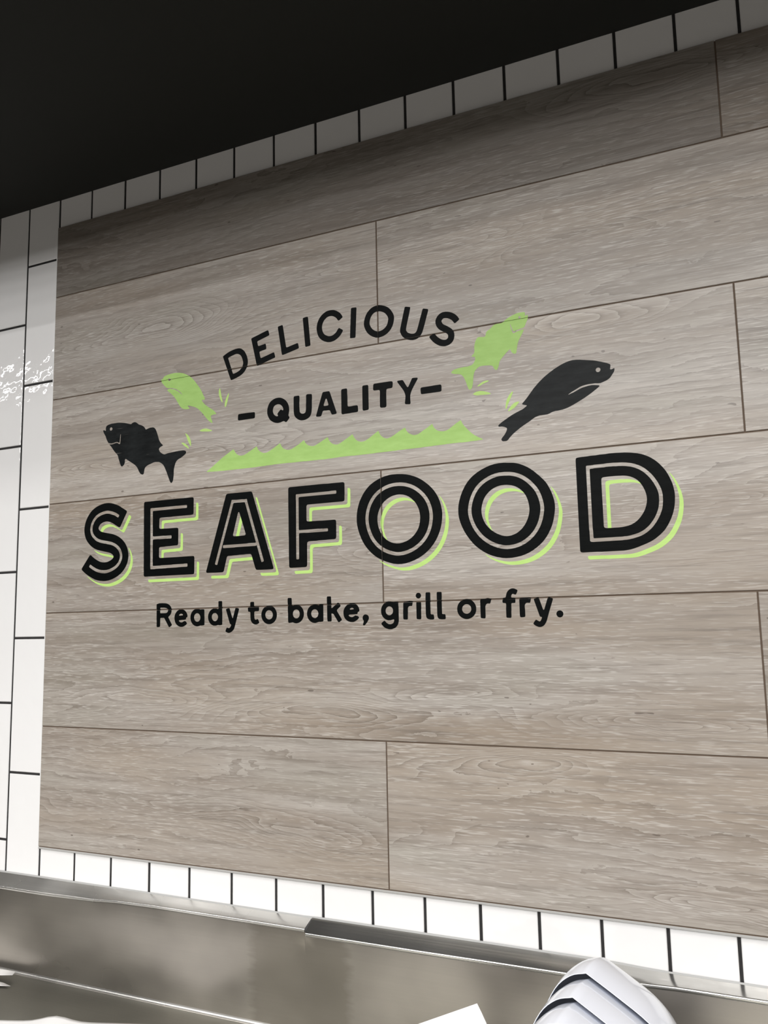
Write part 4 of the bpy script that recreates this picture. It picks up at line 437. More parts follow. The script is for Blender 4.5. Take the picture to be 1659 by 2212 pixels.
('letter','k','sea:D',0,[[12849,8379,12985,8371,13089,8358,13193,8336,13245,8320,13285,8305,13337,8280,13373,8260,13409,8236,13449,8205,13477,8181,13523,8135,13578,8067,13606,8027,13630,7987,13656,7935,13676,7887,13698,7827,13713,7779,13726,7719,13734,7667,13739,7619,13739,7563,13730,7463,13722,7411,13711,7363,13695,7307,13677,7260,13660,7219,13640,7179,13609,7123,13583,7083,13557,7047,13533,7019,13473,6963,13397,6906,13360,6883,13325,6864,13257,6834,13113,6782,13053,6764,12997,6750,12949,6743,12885,6737,12529,6737,12449,6741,12221,6741,12193,6745,12183,6751,12177,6759,12173,6771,12171,6795,12171,8299,12172,8327,12175,8343,12183,8355,12197,8362,12269,8368,12365,8369,12429,8373,12517,8373,12577,8377,12673,8377,12737,8381],[12815,8215,12793,8217,12677,8217,12637,8213,12481,8213,12445,8209,12361,8209,12349,8207,12341,8199,12339,8179,12339,7131,12343,7095,12344,6935,12349,6922,12357,6916,12365,6912,12389,6909,12869,6909,12909,6913,12941,6913,12985,6918,13053,6930,13129,6950,13177,6966,13225,6988,13285,7026,13333,7065,13373,7105,13422,7167,13466,7235,13498,7299,13521,7355,13534,7399,13542,7439,13551,7523,13551,7619,13542,7675,13534,7707,13519,7751,13486,7827,13445,7898,13418,7939,13387,7979,13353,8017,13303,8067,13281,8084,13241,8113,13205,8133,13141,8163,13077,8184,13001,8200,12937,8208],[12813,8155,12829,8153,12881,8153,12933,8148,12993,8140,13069,8124,13129,8103,13189,8073,13217,8057,13241,8039,13277,8009,13311,7975,13339,7943,13370,7903,13394,7867,13426,7811,13459,7739,13471,7707,13486,7651,13491,7615,13491,7523,13478,7427,13462,7371,13434,7303,13406,7251,13371,7199,13323,7139,13293,7110,13241,7069,13205,7046,13145,7018,13089,7001,13009,6982,12945,6973,12909,6973,12881,6969,12433,6969,12413,6970,12407,6975,12404,6987,12403,7095,12399,7135,12399,8119,12401,8139,12405,8145,12413,8148,12449,8149,12477,8153,12637,8153,12677,8157,12793,8157],[12863,7987,12825,7989,12693,7989,12633,7986,12613,7984,12601,7979,12592,7971,12586,7959,12583,7923,12584,7179,12585,7159,12589,7147,12597,7137,12609,7131,12637,7126,12681,7125,12829,7125,12893,7130,12941,7136,12985,7145,13017,7155,13053,7170,13089,7190,13121,7212,13155,7243,13188,7279,13221,7324,13249,7370,13266,7407,13283,7455,13296,7511,13301,7563,13299,7607,13292,7651,13278,7703,13252,7767,13225,7816,13198,7855,13170,7887,13133,7917,13101,7937,13057,7958,13017,7971,12973,7980,12937,7984]],[]),
('letter_shadow','v',None,1,[[13673,7972,13701,7942,13740,7887,13782,7807,13814,7727,13839,7647,13854,7571,13863,7503,13863,7423,13854,7339,13842,7267,13821,7187,13798,7127,13762,7051,13723,6983,13677,6918,13641,6879,13605,6846,13545,6798,13497,6766,13429,6730,13357,6701,13213,6650,13153,6633,13101,6622,13013,6613,12633,6613,12589,6617,12337,6617,12317,6621,12305,6630,12297,6647,12296,6663,12301,6673,12313,6677,12529,6677,12573,6673,12953,6673,13037,6682,13093,6693,13153,6710,13253,6745,13361,6786,13393,6802,13437,6826,13485,6858,13545,6906,13581,6939,13617,6978,13663,7043,13702,7111,13738,7187,13761,7247,13782,7327,13794,7399,13803,7475,13803,7567,13794,7631,13779,7707,13766,7751,13742,7819,13722,7867,13673,7964,13671,7971],[12925,7923,12941,7921,12997,7921,13037,7916,13081,7907,13109,7899,13161,7876,13200,7851,13205,7846,13222,7819,13169,7839,13141,7847,13097,7856,13057,7861,13001,7861,12965,7865,12773,7865,12733,7858,12725,7854,12717,7847,12709,7831,12707,7811,12707,7127,12705,7125,12649,7125,12647,7127,12647,7867,12651,7895,12657,7907,12669,7916,12709,7924,12905,7925]],[]),
('fish','k','black fish with spiny fin facing left',0,[[2055,10190,2127,10182,2219,10167,2295,10150,2391,10121,2415,10116,2433,10117,2456,10133,2483,10142,2519,10147,2547,10143,2563,10137,2583,10126,2647,10079,2727,10050,2766,10029,2803,9999,2835,9953,2843,9945,2855,9944,2923,9963,2967,9971,3035,9970,3059,9964,3079,9954,3111,9922,3136,9877,3169,9797,3207,9685,3231,9637,3259,9599,3286,9573,3320,9545,3322,9541,3320,9537,3315,9533,3267,9516,3235,9499,3219,9481,3214,9469,3213,9461,3217,9449,3230,9421,3245,9401,3280,9373,3323,9349,3347,9340,3379,9336,3459,9350,3499,9355,3527,9356,3551,9359,3591,9360,3615,9363,3651,9364,3671,9367,3703,9367,3743,9371,3863,9371,3907,9363,3919,9357,3929,9349,3940,9337,3944,9321,3940,9305,3927,9288,3888,9261,3839,9232,3795,9211,3747,9194,3719,9179,3706,9169,3691,9155,3667,9119,3655,9093,3639,9045,3626,8993,3622,8961,3621,8861,3609,8765,3598,8729,3579,8703,3567,8695,3559,8694,3551,8696,3538,8705,3523,8729,3489,8801,3442,8913,3416,8969,3383,9035,3355,9082,3333,9109,3312,9129,3271,9158,3235,9175,3215,9182,3187,9186,3159,9188,3139,9191,3103,9191,3067,9186,2955,9155,2915,9142,2887,9129,2851,9106,2835,9086,2822,9049,2812,8989,2808,8973,2801,8961,2794,8953,2786,8949,2775,8948,2759,8951,2735,8960,2715,8973,2702,8985,2671,9029,2646,9077,2623,9114,2605,9137,2571,9171,2515,9210,2299,9341,2291,9344,2283,9341,2272,9325,2269,9309,2272,9281,2269,9265,2260,9241,2245,9217,2227,9201,2195,9182,2183,9182,2171,9191,2155,9209,2141,9237,2087,9373,2069,9429,2059,9449,2039,9475,2017,9493,1962,9549,1863,9671,1822,9709,1816,9717,1819,9721,1823,9721,1863,9716,1899,9716,2007,9735,2023,9735,2039,9733,2055,9726,2095,9701,2107,9700,2119,9702,2123,9707,2125,9713,2133,9777,2133,9817,2137,9845,2137,9889,2140,9909,2137,9917,2131,9919,2127,9913,2118,9837,2117,9817,2109,9753,2105,9737,2099,9729,2091,9729,2059,9748,2035,9755,1999,9755,1939,9744,1899,9739,1855,9740,1803,9752,1787,9757,1782,9761,1747,9813,1730,9845,1696,9925,1647,9997,1637,10017,1624,10049,1625,10057,1628,10061,1635,10066,1643,10068,1655,10065,1687,10046,1695,10045,1699,10048,1701,10073,1698,10105,1707,10137,1712,10145,1723,10155,1743,10166,1763,10174,1799,10182,1867,10191,2035,10191],[1863,10109,1847,10110,1835,10105,1822,10093,1815,10077,1815,10065,1822,10049,1835,10038,1847,10033,1859,10033,1875,10040,1887,10053,1892,10065,1892,10077,1887,10089,1875,10102]],[]),
('fish','v','small green fish facing left with down-turned mouth line',0,[[3658,11105,3718,11098,3762,11090,3838,11069,3886,11050,3934,11026,3996,10989,3962,10987,3510,10987,3499,10989,3494,10998,3482,11008,3466,11012,3454,11009,3447,11005,3440,10997,3437,10989,3430,10987,3262,10987,3245,10989,3247,11005,3257,11017,3266,11020,3286,11015,3292,11017,3298,11024,3306,11046,3318,11059,3342,11074,3374,11085,3442,11098,3526,11106,3642,11107],[4034,10961,4084,10921,4136,10869,4160,10841,4258,10717,4288,10677,4311,10641,4349,10573,4385,10501,4411,10457,4417,10441,4420,10429,4418,10417,4414,10413,4406,10409,4382,10407,4354,10413,4346,10409,4343,10401,4344,10393,4370,10357,4418,10307,4466,10268,4515,10233,4622,10163,4650,10142,4692,10101,4709,10077,4713,10065,4713,10061,4706,10056,4698,10055,4674,10059,4658,10058,4594,10045,4583,10041,4579,10037,4577,10025,4583,9993,4607,9937,4616,9909,4619,9885,4614,9878,4602,9880,4578,9895,4550,9915,4518,9943,4446,10019,4356,10125,4284,10197,4234,10238,4198,10261,4130,10291,3994,10335,3986,10335,3980,10333,3976,10329,3975,10321,3981,10313,4000,10297,4015,10281,4017,10273,4015,10265,4012,10261,4006,10258,3938,10259,3890,10268,3862,10276,3838,10286,3806,10309,3782,10331,3737,10389,3666,10501,3644,10533,3602,10582,3568,10617,3524,10657,3422,10741,3418,10749,3422,10757,3442,10769,3458,10774,3482,10775,3498,10774,3526,10766,3578,10749,3646,10722,3698,10693,3730,10670,3818,10598,3824,10597,3825,10601,3818,10613,3768,10665,3734,10694,3698,10719,3666,10737,3610,10761,3570,10774,3522,10786,3434,10796,3414,10801,3406,10805,3365,10837,3322,10879,3269,10937,3256,10957,3254,10961,3266,10962,3430,10962,3442,10961,3450,10953,3458,10949,3470,10947,3482,10950,3494,10961,3510,10963,4002,10963]],[[4002,10985,4030,10965,4014,10963,3518,10963,3497,10965,3499,10973,3500,10985,3510,10986,3966,10987],[3434,10985,3437,10985,3437,10973,3440,10965,3418,10963,3258,10963,3252,10965,3246,10985,3266,10987]]),
('fish','v','large green fish leaping to the right',0,[[11353,11098,11385,11093,11397,11087,11403,11081,11406,11069,11400,11033,11405,11022,11409,11020,11417,11021,11433,11032,11441,11034,11449,11033,11453,11029,11455,11013,11453,10989,11437,10987,11341,10987,11307,10989,11318,10997,11322,11005,11323,11013,11321,11021,11314,11029,11301,11034,11293,11033,11285,11029,11280,11021,11278,11013,11280,11005,11284,10997,11296,10989,11245,10987,11037,10987,11008,10989,11085,11036,11165,11067,11225,11087,11257,11095,11289,11099],[11445,10962,11447,10961,11434,10925,11417,10893,11386,10825,11377,10813,11361,10808,11237,10783,11189,10767,11182,10769,11179,10773,11169,10793,11140,10873,11129,10917,11125,10923,11124,10921,11125,10881,11141,10813,11160,10757,11165,10748,11173,10740,11181,10737,11189,10737,11233,10756,11349,10779,11365,10778,11370,10773,11368,10761,11346,10717,11277,10601,11261,10569,11249,10533,11241,10501,11218,10377,11210,10361,11201,10356,11189,10354,11173,10359,11153,10369,11140,10381,11128,10397,11121,10413,11113,10441,11109,10447,11101,10449,11085,10441,11035,10401,10945,10311,10917,10277,10907,10261,10899,10245,10881,10177,10868,10141,10854,10117,10841,10108,10833,10107,10826,10109,10808,10121,10797,10136,10781,10173,10773,10186,10761,10196,10737,10207,10721,10211,10613,10223,10553,10223,10541,10223,10521,10218,10489,10202,10448,10169,10428,10141,10417,10117,10409,10093,10400,10049,10386,9929,10375,9869,10368,9849,10359,9833,10349,9823,10337,9815,10325,9810,10317,9812,10308,9821,10297,9837,10289,9857,10247,9985,10236,10013,10214,10061,10198,10085,10185,10099,10169,10114,10137,10130,10109,10138,10061,10145,10013,10157,9989,10167,9978,10177,9976,10185,9977,10193,9983,10201,9996,10213,10013,10224,10045,10235,10113,10247,10141,10248,10161,10251,10197,10252,10233,10255,10277,10252,10325,10256,10369,10268,10385,10276,10399,10285,10422,10313,10438,10341,10446,10365,10446,10389,10439,10409,10433,10416,10425,10419,10405,10420,10385,10425,10377,10429,10375,10433,10381,10441,10401,10456,10419,10473,10426,10481,10431,10493,10438,10525,10436,10549,10435,10589,10440,10633,10457,10693,10473,10730,10501,10765,10521,10773,10553,10771,10617,10760,10633,10760,10645,10765,10653,10773,10657,10781,10668,10829,10684,10853,10697,10864,10739,10885,10757,10897,10797,10935,10817,10948,10841,10958,10869,10962,11013,10963,11425,10963]],[[11449,10986,11453,10985,11449,10965,11437,10964,11001,10963,10951,10965,10977,10973,11001,10985,11017,10987]]),
('fish','k','smooth black fish leaping to the right',0,[[12239,10079,12275,10077,12335,10068,12551,10023,12615,10004,12739,9959,12787,9940,12827,9917,12838,9907,12841,9895,12836,9859,12830,9835,12832,9827,12839,9822,12855,9821,12871,9825,12895,9835,12899,9834,12903,9831,12904,9823,12900,9795,12892,9775,12868,9739,12829,9687,12817,9675,12795,9658,12764,9643,12731,9630,12659,9608,12623,9609,12567,9617,12451,9617,12407,9612,12359,9604,12331,9597,12295,9584,12154,9515,12115,9491,12105,9483,12107,9479,12191,9507,12307,9557,12343,9568,12395,9580,12451,9589,12511,9593,12555,9588,12619,9576,12631,9572,12638,9567,12638,9559,12632,9551,12595,9522,12491,9453,12415,9408,12367,9382,12255,9326,12191,9296,12127,9269,12083,9253,12047,9243,11991,9230,11911,9221,11867,9221,11831,9215,11807,9209,11751,9186,11719,9178,11587,9177,11547,9168,11507,9155,11475,9139,11407,9096,11287,9031,11231,8997,11155,8946,11123,8923,11078,8887,11035,8845,11009,8815,10987,8796,10967,8789,10923,8789,10903,8793,10891,8800,10883,8811,10881,8819,10880,8827,10884,8839,10895,8856,10935,8898,10960,8935,10974,8959,10984,8983,10989,8999,10989,9011,10983,9023,10975,9031,10939,9049,10899,9060,10851,9061,10839,9065,10834,9071,10832,9079,10835,9087,10845,9099,10871,9119,10919,9151,11047,9224,11103,9252,11175,9283,11279,9322,11304,9335,11357,9371,11364,9379,11365,9383,11363,9388,11355,9392,11315,9401,11288,9411,11282,9419,11287,9431,11367,9513,11503,9677,11589,9763,11630,9799,11695,9852,11727,9875,11787,9915,11873,9967,11979,10020,12035,10043,12083,10059,12139,10072,12207,10081],[12643,9883,12623,9884,12611,9880,12599,9871,12591,9855,12590,9839,12597,9823,12604,9815,12619,9807,12635,9805,12647,9809,12661,9819,12668,9831,12671,9847,12667,9863,12655,9876]],[]),
('wave_band','v','long green band with a wave-crested top edge',0,[[10130,9265,10138,9255,10157,9207,10178,9175,10209,9135,10272,9063,10338,8997,10382,8962,10458,8914,10533,8875,10536,8871,10534,8867,10510,8861,10458,8861,10434,8857,10302,8857,10270,8853,10134,8853,10102,8857,9838,8857,9806,8853,9586,8853,9554,8849,9366,8849,9334,8845,8870,8845,8838,8841,8398,8841,8362,8837,7922,8837,7886,8841,7614,8841,7582,8837,7518,8837,7494,8833,7370,8833,7334,8829,7254,8829,7222,8833,6874,8833,6842,8837,6526,8837,6482,8841,6138,8841,6110,8837,5954,8837,5922,8833,5754,8833,5722,8829,4854,8829,4822,8833,4726,8833,4698,8837,4614,8837,4590,8841,4506,8841,4494,8843,4488,8847,4487,8851,4490,8855,4510,8869,4626,8941,4866,9100,4982,9166,5134,9248,5150,9255,5158,9253,5162,9249,5198,9190,5214,9169,5238,9146,5258,9131,5290,9114,5334,9102,5374,9102,5414,9109,5442,9119,5470,9130,5678,9234,5702,9248,5718,9255,5726,9252,5730,9247,5746,9207,5765,9179,5789,9155,5810,9139,5854,9114,5882,9104,5898,9101,5938,9101,5954,9102,5982,9109,6042,9134,6146,9186,6250,9246,6270,9257,6278,9258,6287,9251,6303,9215,6322,9187,6342,9161,6354,9150,6374,9136,6410,9119,6450,9107,6486,9102,6542,9111,6582,9126,6722,9196,6830,9262,6838,9260,6842,9255,6861,9215,6869,9203,6910,9162,6930,9150,6958,9137,6990,9127,7026,9121,7062,9122,7094,9131,7182,9170,7354,9256,7366,9259,7370,9257,7375,9251,7389,9215,7406,9188,7425,9163,7446,9142,7474,9122,7506,9107,7538,9098,7574,9093,7602,9099,7626,9106,7722,9154,7786,9188,7894,9250,7910,9256,7916,9255,7921,9251,7937,9215,7956,9183,7977,9155,7994,9138,8022,9118,8054,9103,8086,9094,8122,9089,8174,9097,8206,9110,8270,9142,8434,9244,8458,9258,8466,9260,8474,9254,8487,9219,8502,9191,8522,9162,8533,9151,8558,9130,8594,9108,8622,9099,8650,9093,8702,9103,8738,9116,8816,9155,8902,9204,8990,9248,9018,9258,9026,9256,9029,9251,9043,9211,9062,9179,9085,9155,9106,9139,9142,9118,9178,9103,9202,9097,9246,9098,9282,9106,9318,9122,9378,9158,9466,9204,9550,9256,9566,9263,9570,9263,9575,9259,9591,9215,9610,9183,9650,9143,9678,9126,9718,9111,9774,9102,9794,9102,9846,9110,9870,9118,9894,9130,10038,9222,10118,9264]],[]),
('splash_drop','v',None,0,[[4806,10605,4810,10597,4827,10533,4848,10421,4867,10349,4875,10305,4874,10287,4870,10287,4854,10304,4829,10341,4817,10365,4789,10441,4780,10477,4780,10549,4785,10569,4797,10597,4802,10605]],[]),
('splash_drop','v',None,0,[[5033,10466,5037,10465,5039,10458,5027,10394,4994,10274,4978,10226,4962,10186,4957,10182,4949,10182,4934,10190,4931,10198,4932,10262,4941,10298,4961,10354,4988,10410,5011,10442,5028,10462]],[]),
('splash_drop','v',None,0,[[4440,9780,4484,9772,4540,9752,4568,9740,4604,9720,4615,9712,4615,9708,4600,9706,4516,9706,4500,9709,4472,9710,4460,9713,4436,9714,4424,9717,4368,9722,4324,9731,4296,9740,4293,9744,4299,9752,4312,9760,4332,9768,4372,9777,4388,9778,4400,9781]],[]),
('splash_drop','v',None,0,[[3920,9737,3940,9726,3972,9703,4006,9669,4028,9637,4041,9613,4060,9561,4069,9521,4070,9453,4068,9441,4064,9440,4060,9444,4035,9481,3983,9569,3971,9597,3940,9685,3917,9729,3917,9737]],[]),
('splash_drop','v',None,0,[[3836,9540,3860,9536,3886,9528,3908,9516,3940,9493,3984,9450,4000,9429,4013,9404,4015,9392,4012,9389,3992,9399,3920,9447,3864,9490,3848,9505,3834,9516,3816,9536,3816,9540,3820,9541]],[]),
('splash_drop','v',None,0,[[10664,9938,10680,9934,10686,9929,10685,9925,10681,9921,10664,9912,10584,9890,10528,9864,10496,9852,10472,9852,10466,9857,10468,9861,10483,9873,10520,9898,10564,9922,10584,9930,10620,9939]],[]),
('splash_drop','v',None,0,[[10517,9762,10565,9754,10605,9742,10661,9722,10685,9710,10710,9693,10718,9685,10717,9681,10705,9679,10625,9679,10605,9683,10561,9683,10545,9687,10469,9687,10437,9692,10413,9700,10385,9716,10381,9721,10382,9725,10387,9729,10413,9746,10433,9754,10453,9758,10473,9759,10489,9763]],[]),
('splash_drop','v',None,0,[[11124,9670,11127,9667,11127,9663,11109,9615,11037,9471,11016,9423,11001,9383,10992,9372,10983,9371,10979,9375,10978,9395,10982,9411,10987,9467,10996,9507,11007,9539,11040,9595,11063,9627,11096,9660,11112,9668]],[]),
('splash_drop','v',None,0,[[11230,9471,11231,9467,11230,9463,11211,9439,11159,9387,11139,9371,11122,9360,11078,9338,11046,9326,11025,9323,11022,9327,11025,9335,11033,9351,11052,9379,11084,9415,11128,9451,11150,9464,11182,9473,11222,9473]],[])]

def inside(p, poly):
    c = False; n = len(poly); j = n - 1
    for i in range(n):
        xi, yi = poly[i]; xj, yj = poly[j]
        if (yi > p[1]) != (yj > p[1]) and p[0] < (xj - xi) * (p[1] - yi) / (yj - yi) + xi: c = not c
        j = i
    return c
def area2(l): return sum(l[i - 1][0] * l[i][1] - l[i][0] * l[i - 1][1] for i in range(len(l)))
def fill_loops(loops, yf, yb, vs, fs):
    L = [[(q[k] / 10000.0, q[k + 1] / 10000.0) for k in range(0, len(q), 2)] for q in loops]
    depth = [sum(inside(l[0], m) for m in L if m is not l) for l in L]
    for i, l in enumerate(L):
        if depth[i] % 2: continue
        holes = [m for j, m in enumerate(L) if depth[j] == depth[i] + 1 and inside(m[0], l)]
        grp = [l] + holes
        grp = [(g if (area2(g) > 0) == (k == 0) else g[::-1]) for k, g in enumerate(grp)]
        flat = [p for g in grp for p in g]
        tris = tessellate_polygon([[Vector((p[0], p[1], 0)) for p in g] for g in grp])
        n = len(vs)
        vs += [(p[0], yf, ZOFF + p[1]) for p in flat]
        for t3 in tris:
            a_, b_, c_ = (flat[k] for k in t3)
            s2 = (b_[0] - a_[0]) * (c_[1] - a_[1]) - (c_[0] - a_[0]) * (b_[1] - a_[1])
            if abs(s2) < 1e-14: continue
            fs.append(tuple(n + k for k in (t3 if s2 > 0 else t3[::-1])))
        m0 = n
        for g in grp:                                            # rim of the paint film
            nb = len(vs)
            vs += [(p[0], yb, ZOFF + p[1]) for p in g]
            k = len(g)
            for q in range(k):
                fs.append((m0 + q, nb + q, nb + (q + 1) % k, m0 + (q + 1) % k))
            m0 += k
ZOFF = Z(0)

last = None
splash = 0
for (nm, colr, lab, shadow, top, deep) in DECALS:
    vs, fs = [], []
    lift = .00022 if not shadow else .00016
    fill_loops(top, YP - lift, YP + .0002, vs, fs)
    if deep: fill_loops(deep, YP + .0011, YP + .0015, vs, fs)
    mat = (WORNP if nm == 'fish' else BLACKP) if colr == 'k' else (LIMEP if (shadow or nm == 'splash_drop') else GREENP)
    if shadow:
        o = mesh('drop_shadow', vs, fs, mat)
        child(o)
        o.parent = last; o.matrix_parent_inverse = Matrix.Identity(4)
        o.location = (0, 0, 0); o.matrix_parent_inverse = last.matrix_world.inverted()
        o['label'] = 'lime green offset shadow line'
        continue
    o = mesh(nm, vs, fs, mat)
    child(o)
    if nm == 'letter':
        if lab.startswith('sea:'): o['label'] = 'large black inline letter %s of the word SEAFOOD' % lab[4:]
        elif lab.startswith('tag:'): o['label'] = 'small black letter %s in the line under SEAFOOD' % lab[4:]
        else: o['label'] = 'black capital letter %s above SEAFOOD' % lab
        last = o
    elif nm == 'dash': o['label'] = 'short black ' + lab
    elif nm in ('comma', 'full_stop'): o['label'] = 'black %s in the line under SEAFOOD' % nm.replace('_', ' ')
    elif nm == 'splash_drop': o['label'] = 'small lime green splash mark'
    else: o['label'] = lab

# ------------------------------------------------------------------ steel counter
YF = -0.29 * U                                   # face of the upstand
counter = empty('steel_counter', (X(6), -.35, 0))
tag(counter, 'long stainless steel counter with upstand against the tiled wall', 'counter')
CINV = Matrix.Translation(-Vector(counter.location))
def cchild(o, par=None):
    o.parent = counter; o.matrix_parent_inverse = CINV
    return o
CX0, CX1 = X(-8), X(24)
def strip(name, sections, mat, smooth=True):
    """sections: list of lists of points (same count) swept along x"""
    k = len(sections[0]); vs = [p for s in sections for p in s]; fs = []
    for i in range(len(sections) - 1):
        for j in range(k - 1):
            fs.append((i * k + j, i * k + j + 1, (i + 1) * k + j + 1, (i + 1) * k + j))
    o = mesh(name, vs, fs, mat, smooth=smooth)
    return cchild(o)
def interp(tab, x):
    if x <= tab[0][0]: return tab[0][1]
    for (a, b), (c, d) in zip(tab[:-1], tab[1:]):
        if x <= c:
            s = (x - a) / (c - a); s = s * s * (3 - 2 * s)
            return b + (d - b) * s
    return tab[-1][1]
# front-edge height and wall-edge height of the sloping ledge, in wall units
FRONT_L = [(-8, .05), (.2, .062), (1.6, .085), (2.6, .135), (3.4, .150), (5.5, .148), (6.78, .146)]
WALL_L = [(-8, .28), (-.5, .28), (2.0, .272), (5.0, .264), (6.78, .254)]
FRONT_R = [(6.78, .066), (8.6, .066), (10.4, .074), (11.8, .082), (12.5, .100), (13.2, .128), (15, .130), (24, .12)]
WALL_R = [(6.78, .268), (10.0, .262), (11.8, .254), (13.0, .214), (15, .205), (24, .20)]
def cap(name, xs, ft, wt, mat):
    secs = []
    r = .0032
    for x in xs:
        zf, zw = Z(interp(ft, x)), Z(interp(wt, x))
        y0, y1 = -.0016, YF
        sec = [(X(x), y0, zw)]
        d = Vector((y1 - y0, zf - zw)); ln = d.length; d /= ln
        sec.append((X(x), y0 + d[0] * (ln * .5), zw + d[1] * (ln * .5) + .0002))
        # rounded nose
        a0 = math.atan2(d[0] * -1, 1) if False else math.atan2(-d[0], d[1])
        th0 = math.atan2(d[1], -d[0])           # slope angle (negative = down)
        n = 7
        cy, cz = None, None
        nrm0 = Vector((-(-d[1]), -(d[0])))       # outward/up normal of the slope
        if nrm0[1] < 0: nrm0 = -nrm0
        p0 = Vector((y1, zf)) - d * r * .8
        c0 = p0 - nrm0 * r
        ang0 = math.atan2(nrm0[1], nrm0[0]); ang1 = math.pi
        for q in range(n):
            a_ = ang0 + (ang1 - ang0) * q / (n - 1)
            sec.append((X(x), c0[0] + r * math.cos(a_), c0[1] + r * math.sin(a_)))
        sec.append((X(x), sec[-1][1], sec[-1][2] - .0035))
        sec.append((X(x), YF + .0022, sec[-1][2] - .0005))
        secs.append(sec)
    return strip(name, secs, mat)
xsL = [-8, -4, -2] + [-1 + .2 * k for k in range(39)] + [6.775]
xsR = [6.79] + [6.9 + .2 * k for k in range(44)] + [16, 18, 21, 24]
o = cap('ledge_cap', xsL, FRONT_L, WALL_L, STEELCAP); o['label'] = 'bright left length of the ledge cap, up to the butt joint'
o = cap('ledge_cap', xsR, FRONT_R, WALL_R, STEELCAPR); o['label'] = 'darker right length of the ledge cap, from the butt joint on'
# sealant bead along the wall
secs = []
for x in [-8] + [-1 + .4 * k for k in range(42)] + [18, 24]:
    zw = Z(interp(WALL_L if x < 6.78 else WALL_R, x))
    secs.append([(X(x), -.0009, zw + .0020), (X(x), -.0018, zw + .0012), (X(x), -.0030, zw - .0012), (X(x), -.0022, zw - .003)])
o = strip('sealant_bead', secs, CAULK)
# upstand face and counter top with a small cove between them
ZT = ZC
secs = []
for x in sorted([-8, -3, 6.775, 6.79] + [-1 + .5 * k for k in range(36)] + [20, 24]):
    b = .0009 * math.sin(x * 1.3) + .0007 * math.sin(x * 2.9 + 1)
    zt = Z(interp(FRONT_L if x < 6.78 else FRONT_R, x)) - .0045
    sec = [(X(x), YF + .0025, zt)]
    for q in range(1, 8):
        sec.append((X(x), YF + .0012 + b * math.sin(math.pi * q / 8), zt + (ZT + .008 - zt) * q / 8))
    sec.append((X(x), YF + .0012, ZT + .006))
    secs.append(sec)
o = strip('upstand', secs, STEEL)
secs = []
for x in (CX0, X(-1), X(3), X(8), X(16), CX1):
    sec = []
    r = .006
    for q in range(6):
        a_ = math.pi / 2 * q / 5
        sec.append((x, YF + .0012 - r + r * math.cos(a_), ZT + r - r * math.sin(a_)))
    sec = [(x, YF + .0012, ZT + r)] + sec[1:]
    secs.append(sec)
o = strip('cove_seam', secs, STEELCAP)
vs, fs = [], []
box_data(CX0, CX1, -.70, YF + .0012 - .006, ZT - .04, ZT, .003, vs, fs)
cchild(mesh('counter_top', vs, fs, STEELTOP))
box_data_v, box_data_f = box_data(CX0 + .02, CX1 - .02, -.62, -.02, .14, ZT - .04)
cchild(mesh('base_cabinet', box_data_v, box_data_f, STEEL))
for lx in (CX0 + .12, CX0 + 1.6, CX1 - .12):
    for ly in (-.56, -.12):
        vs, fs = [], []
        n = 14
        for zz in (0, .14):
            vs += [(lx + .02 * math.cos(2 * math.pi * q / n), ly + .02 * math.sin(2 * math.pi * q / n), zz) for q in range(n)]
        fs = [(q, (q + 1) % n, n + (q + 1) % n, n + q) for q in range(n)] + [tuple(range(n))[::-1], tuple(range(n, 2 * n))]
        cchild(mesh('leg', vs, fs, STEEL))

# ------------------------------------------------------------------ papers on the counter
def sheet(name, outline, thick, lift, mat, parent=None, n=10):
    """a quad sheet (four corners, x/y in wall units) with a height function"""
    (ax, ay), (bx, by), (cx, cy), (dx, dy) = outline
    vs = []
    for i in range(n + 1):
        u = i / n
        for j in range(n + 1):
            v = j / n
            x = (ax * (1 - u) + bx * u) * (1 - v) + (dx * (1 - u) + cx * u) * v
            y = (ay * (1 - u) + by * u) * (1 - v) + (dy * (1 - u) + cy * u) * v
            h, sx_, sy_ = lift(u, v)
            vs.append((X(x + sx_), (y + sy_) * U, ZC + h))
    m = len(vs)
    vs += [(p[0], p[1], p[2] - thick) for p in vs]
    fs = []
    w_ = n + 1
    for i in range(n):
        for j in range(n):
            a_, b_, c_, d_ = i * w_ + j, (i + 1) * w_ + j, (i + 1) * w_ + j + 1, i * w_ + j + 1
            fs.append((a_, b_, c_, d_)); fs.append((m + d_, m + c_, m + b_, m + a_))
    rim = [i * w_ for i in range(n + 1)] + [n * w_ + j for j in range(1, n + 1)] + [i * w_ + n for i in range(n - 1, -1, -1)] + [j for j in range(n - 1, 0, -1)]
    for q in range(len(rim)):
        a_, b_ = rim[q], rim[(q + 1) % len(rim)]
        fs.append((a_, m + a_, m + b_, b_))
    return mesh(name, vs, fs, mat, parent, smooth=True)
# folded paper at the left, two layers
fold = empty('folded_paper', (X(-1.2), -.09, ZC))
tag(fold, 'folded white paper with two layers on the steel counter at far left', 'paper')
FINV = Matrix.Translation(-Vector(fold.location))
lay = sheet('lower_layer', [(-3.0, -1.9), (.24, -.86), (-.02, -.80), (-3.2, -.62)], .0004, lambda u, v: (.0018 + .002 * u * u, 0, 0), PAPER)
lay.parent = fold; lay.matrix_parent_inverse = FINV
lay = sheet('upper_layer', [(-3.0, -1.75), (.02, -.62), (-.07, -.46), (-3.1, -.47)], .0004, lambda u, v: (.0060 + .007 * u, 0, 0), PAPER)
lay.parent = fold; lay.matrix_parent_inverse = FINV
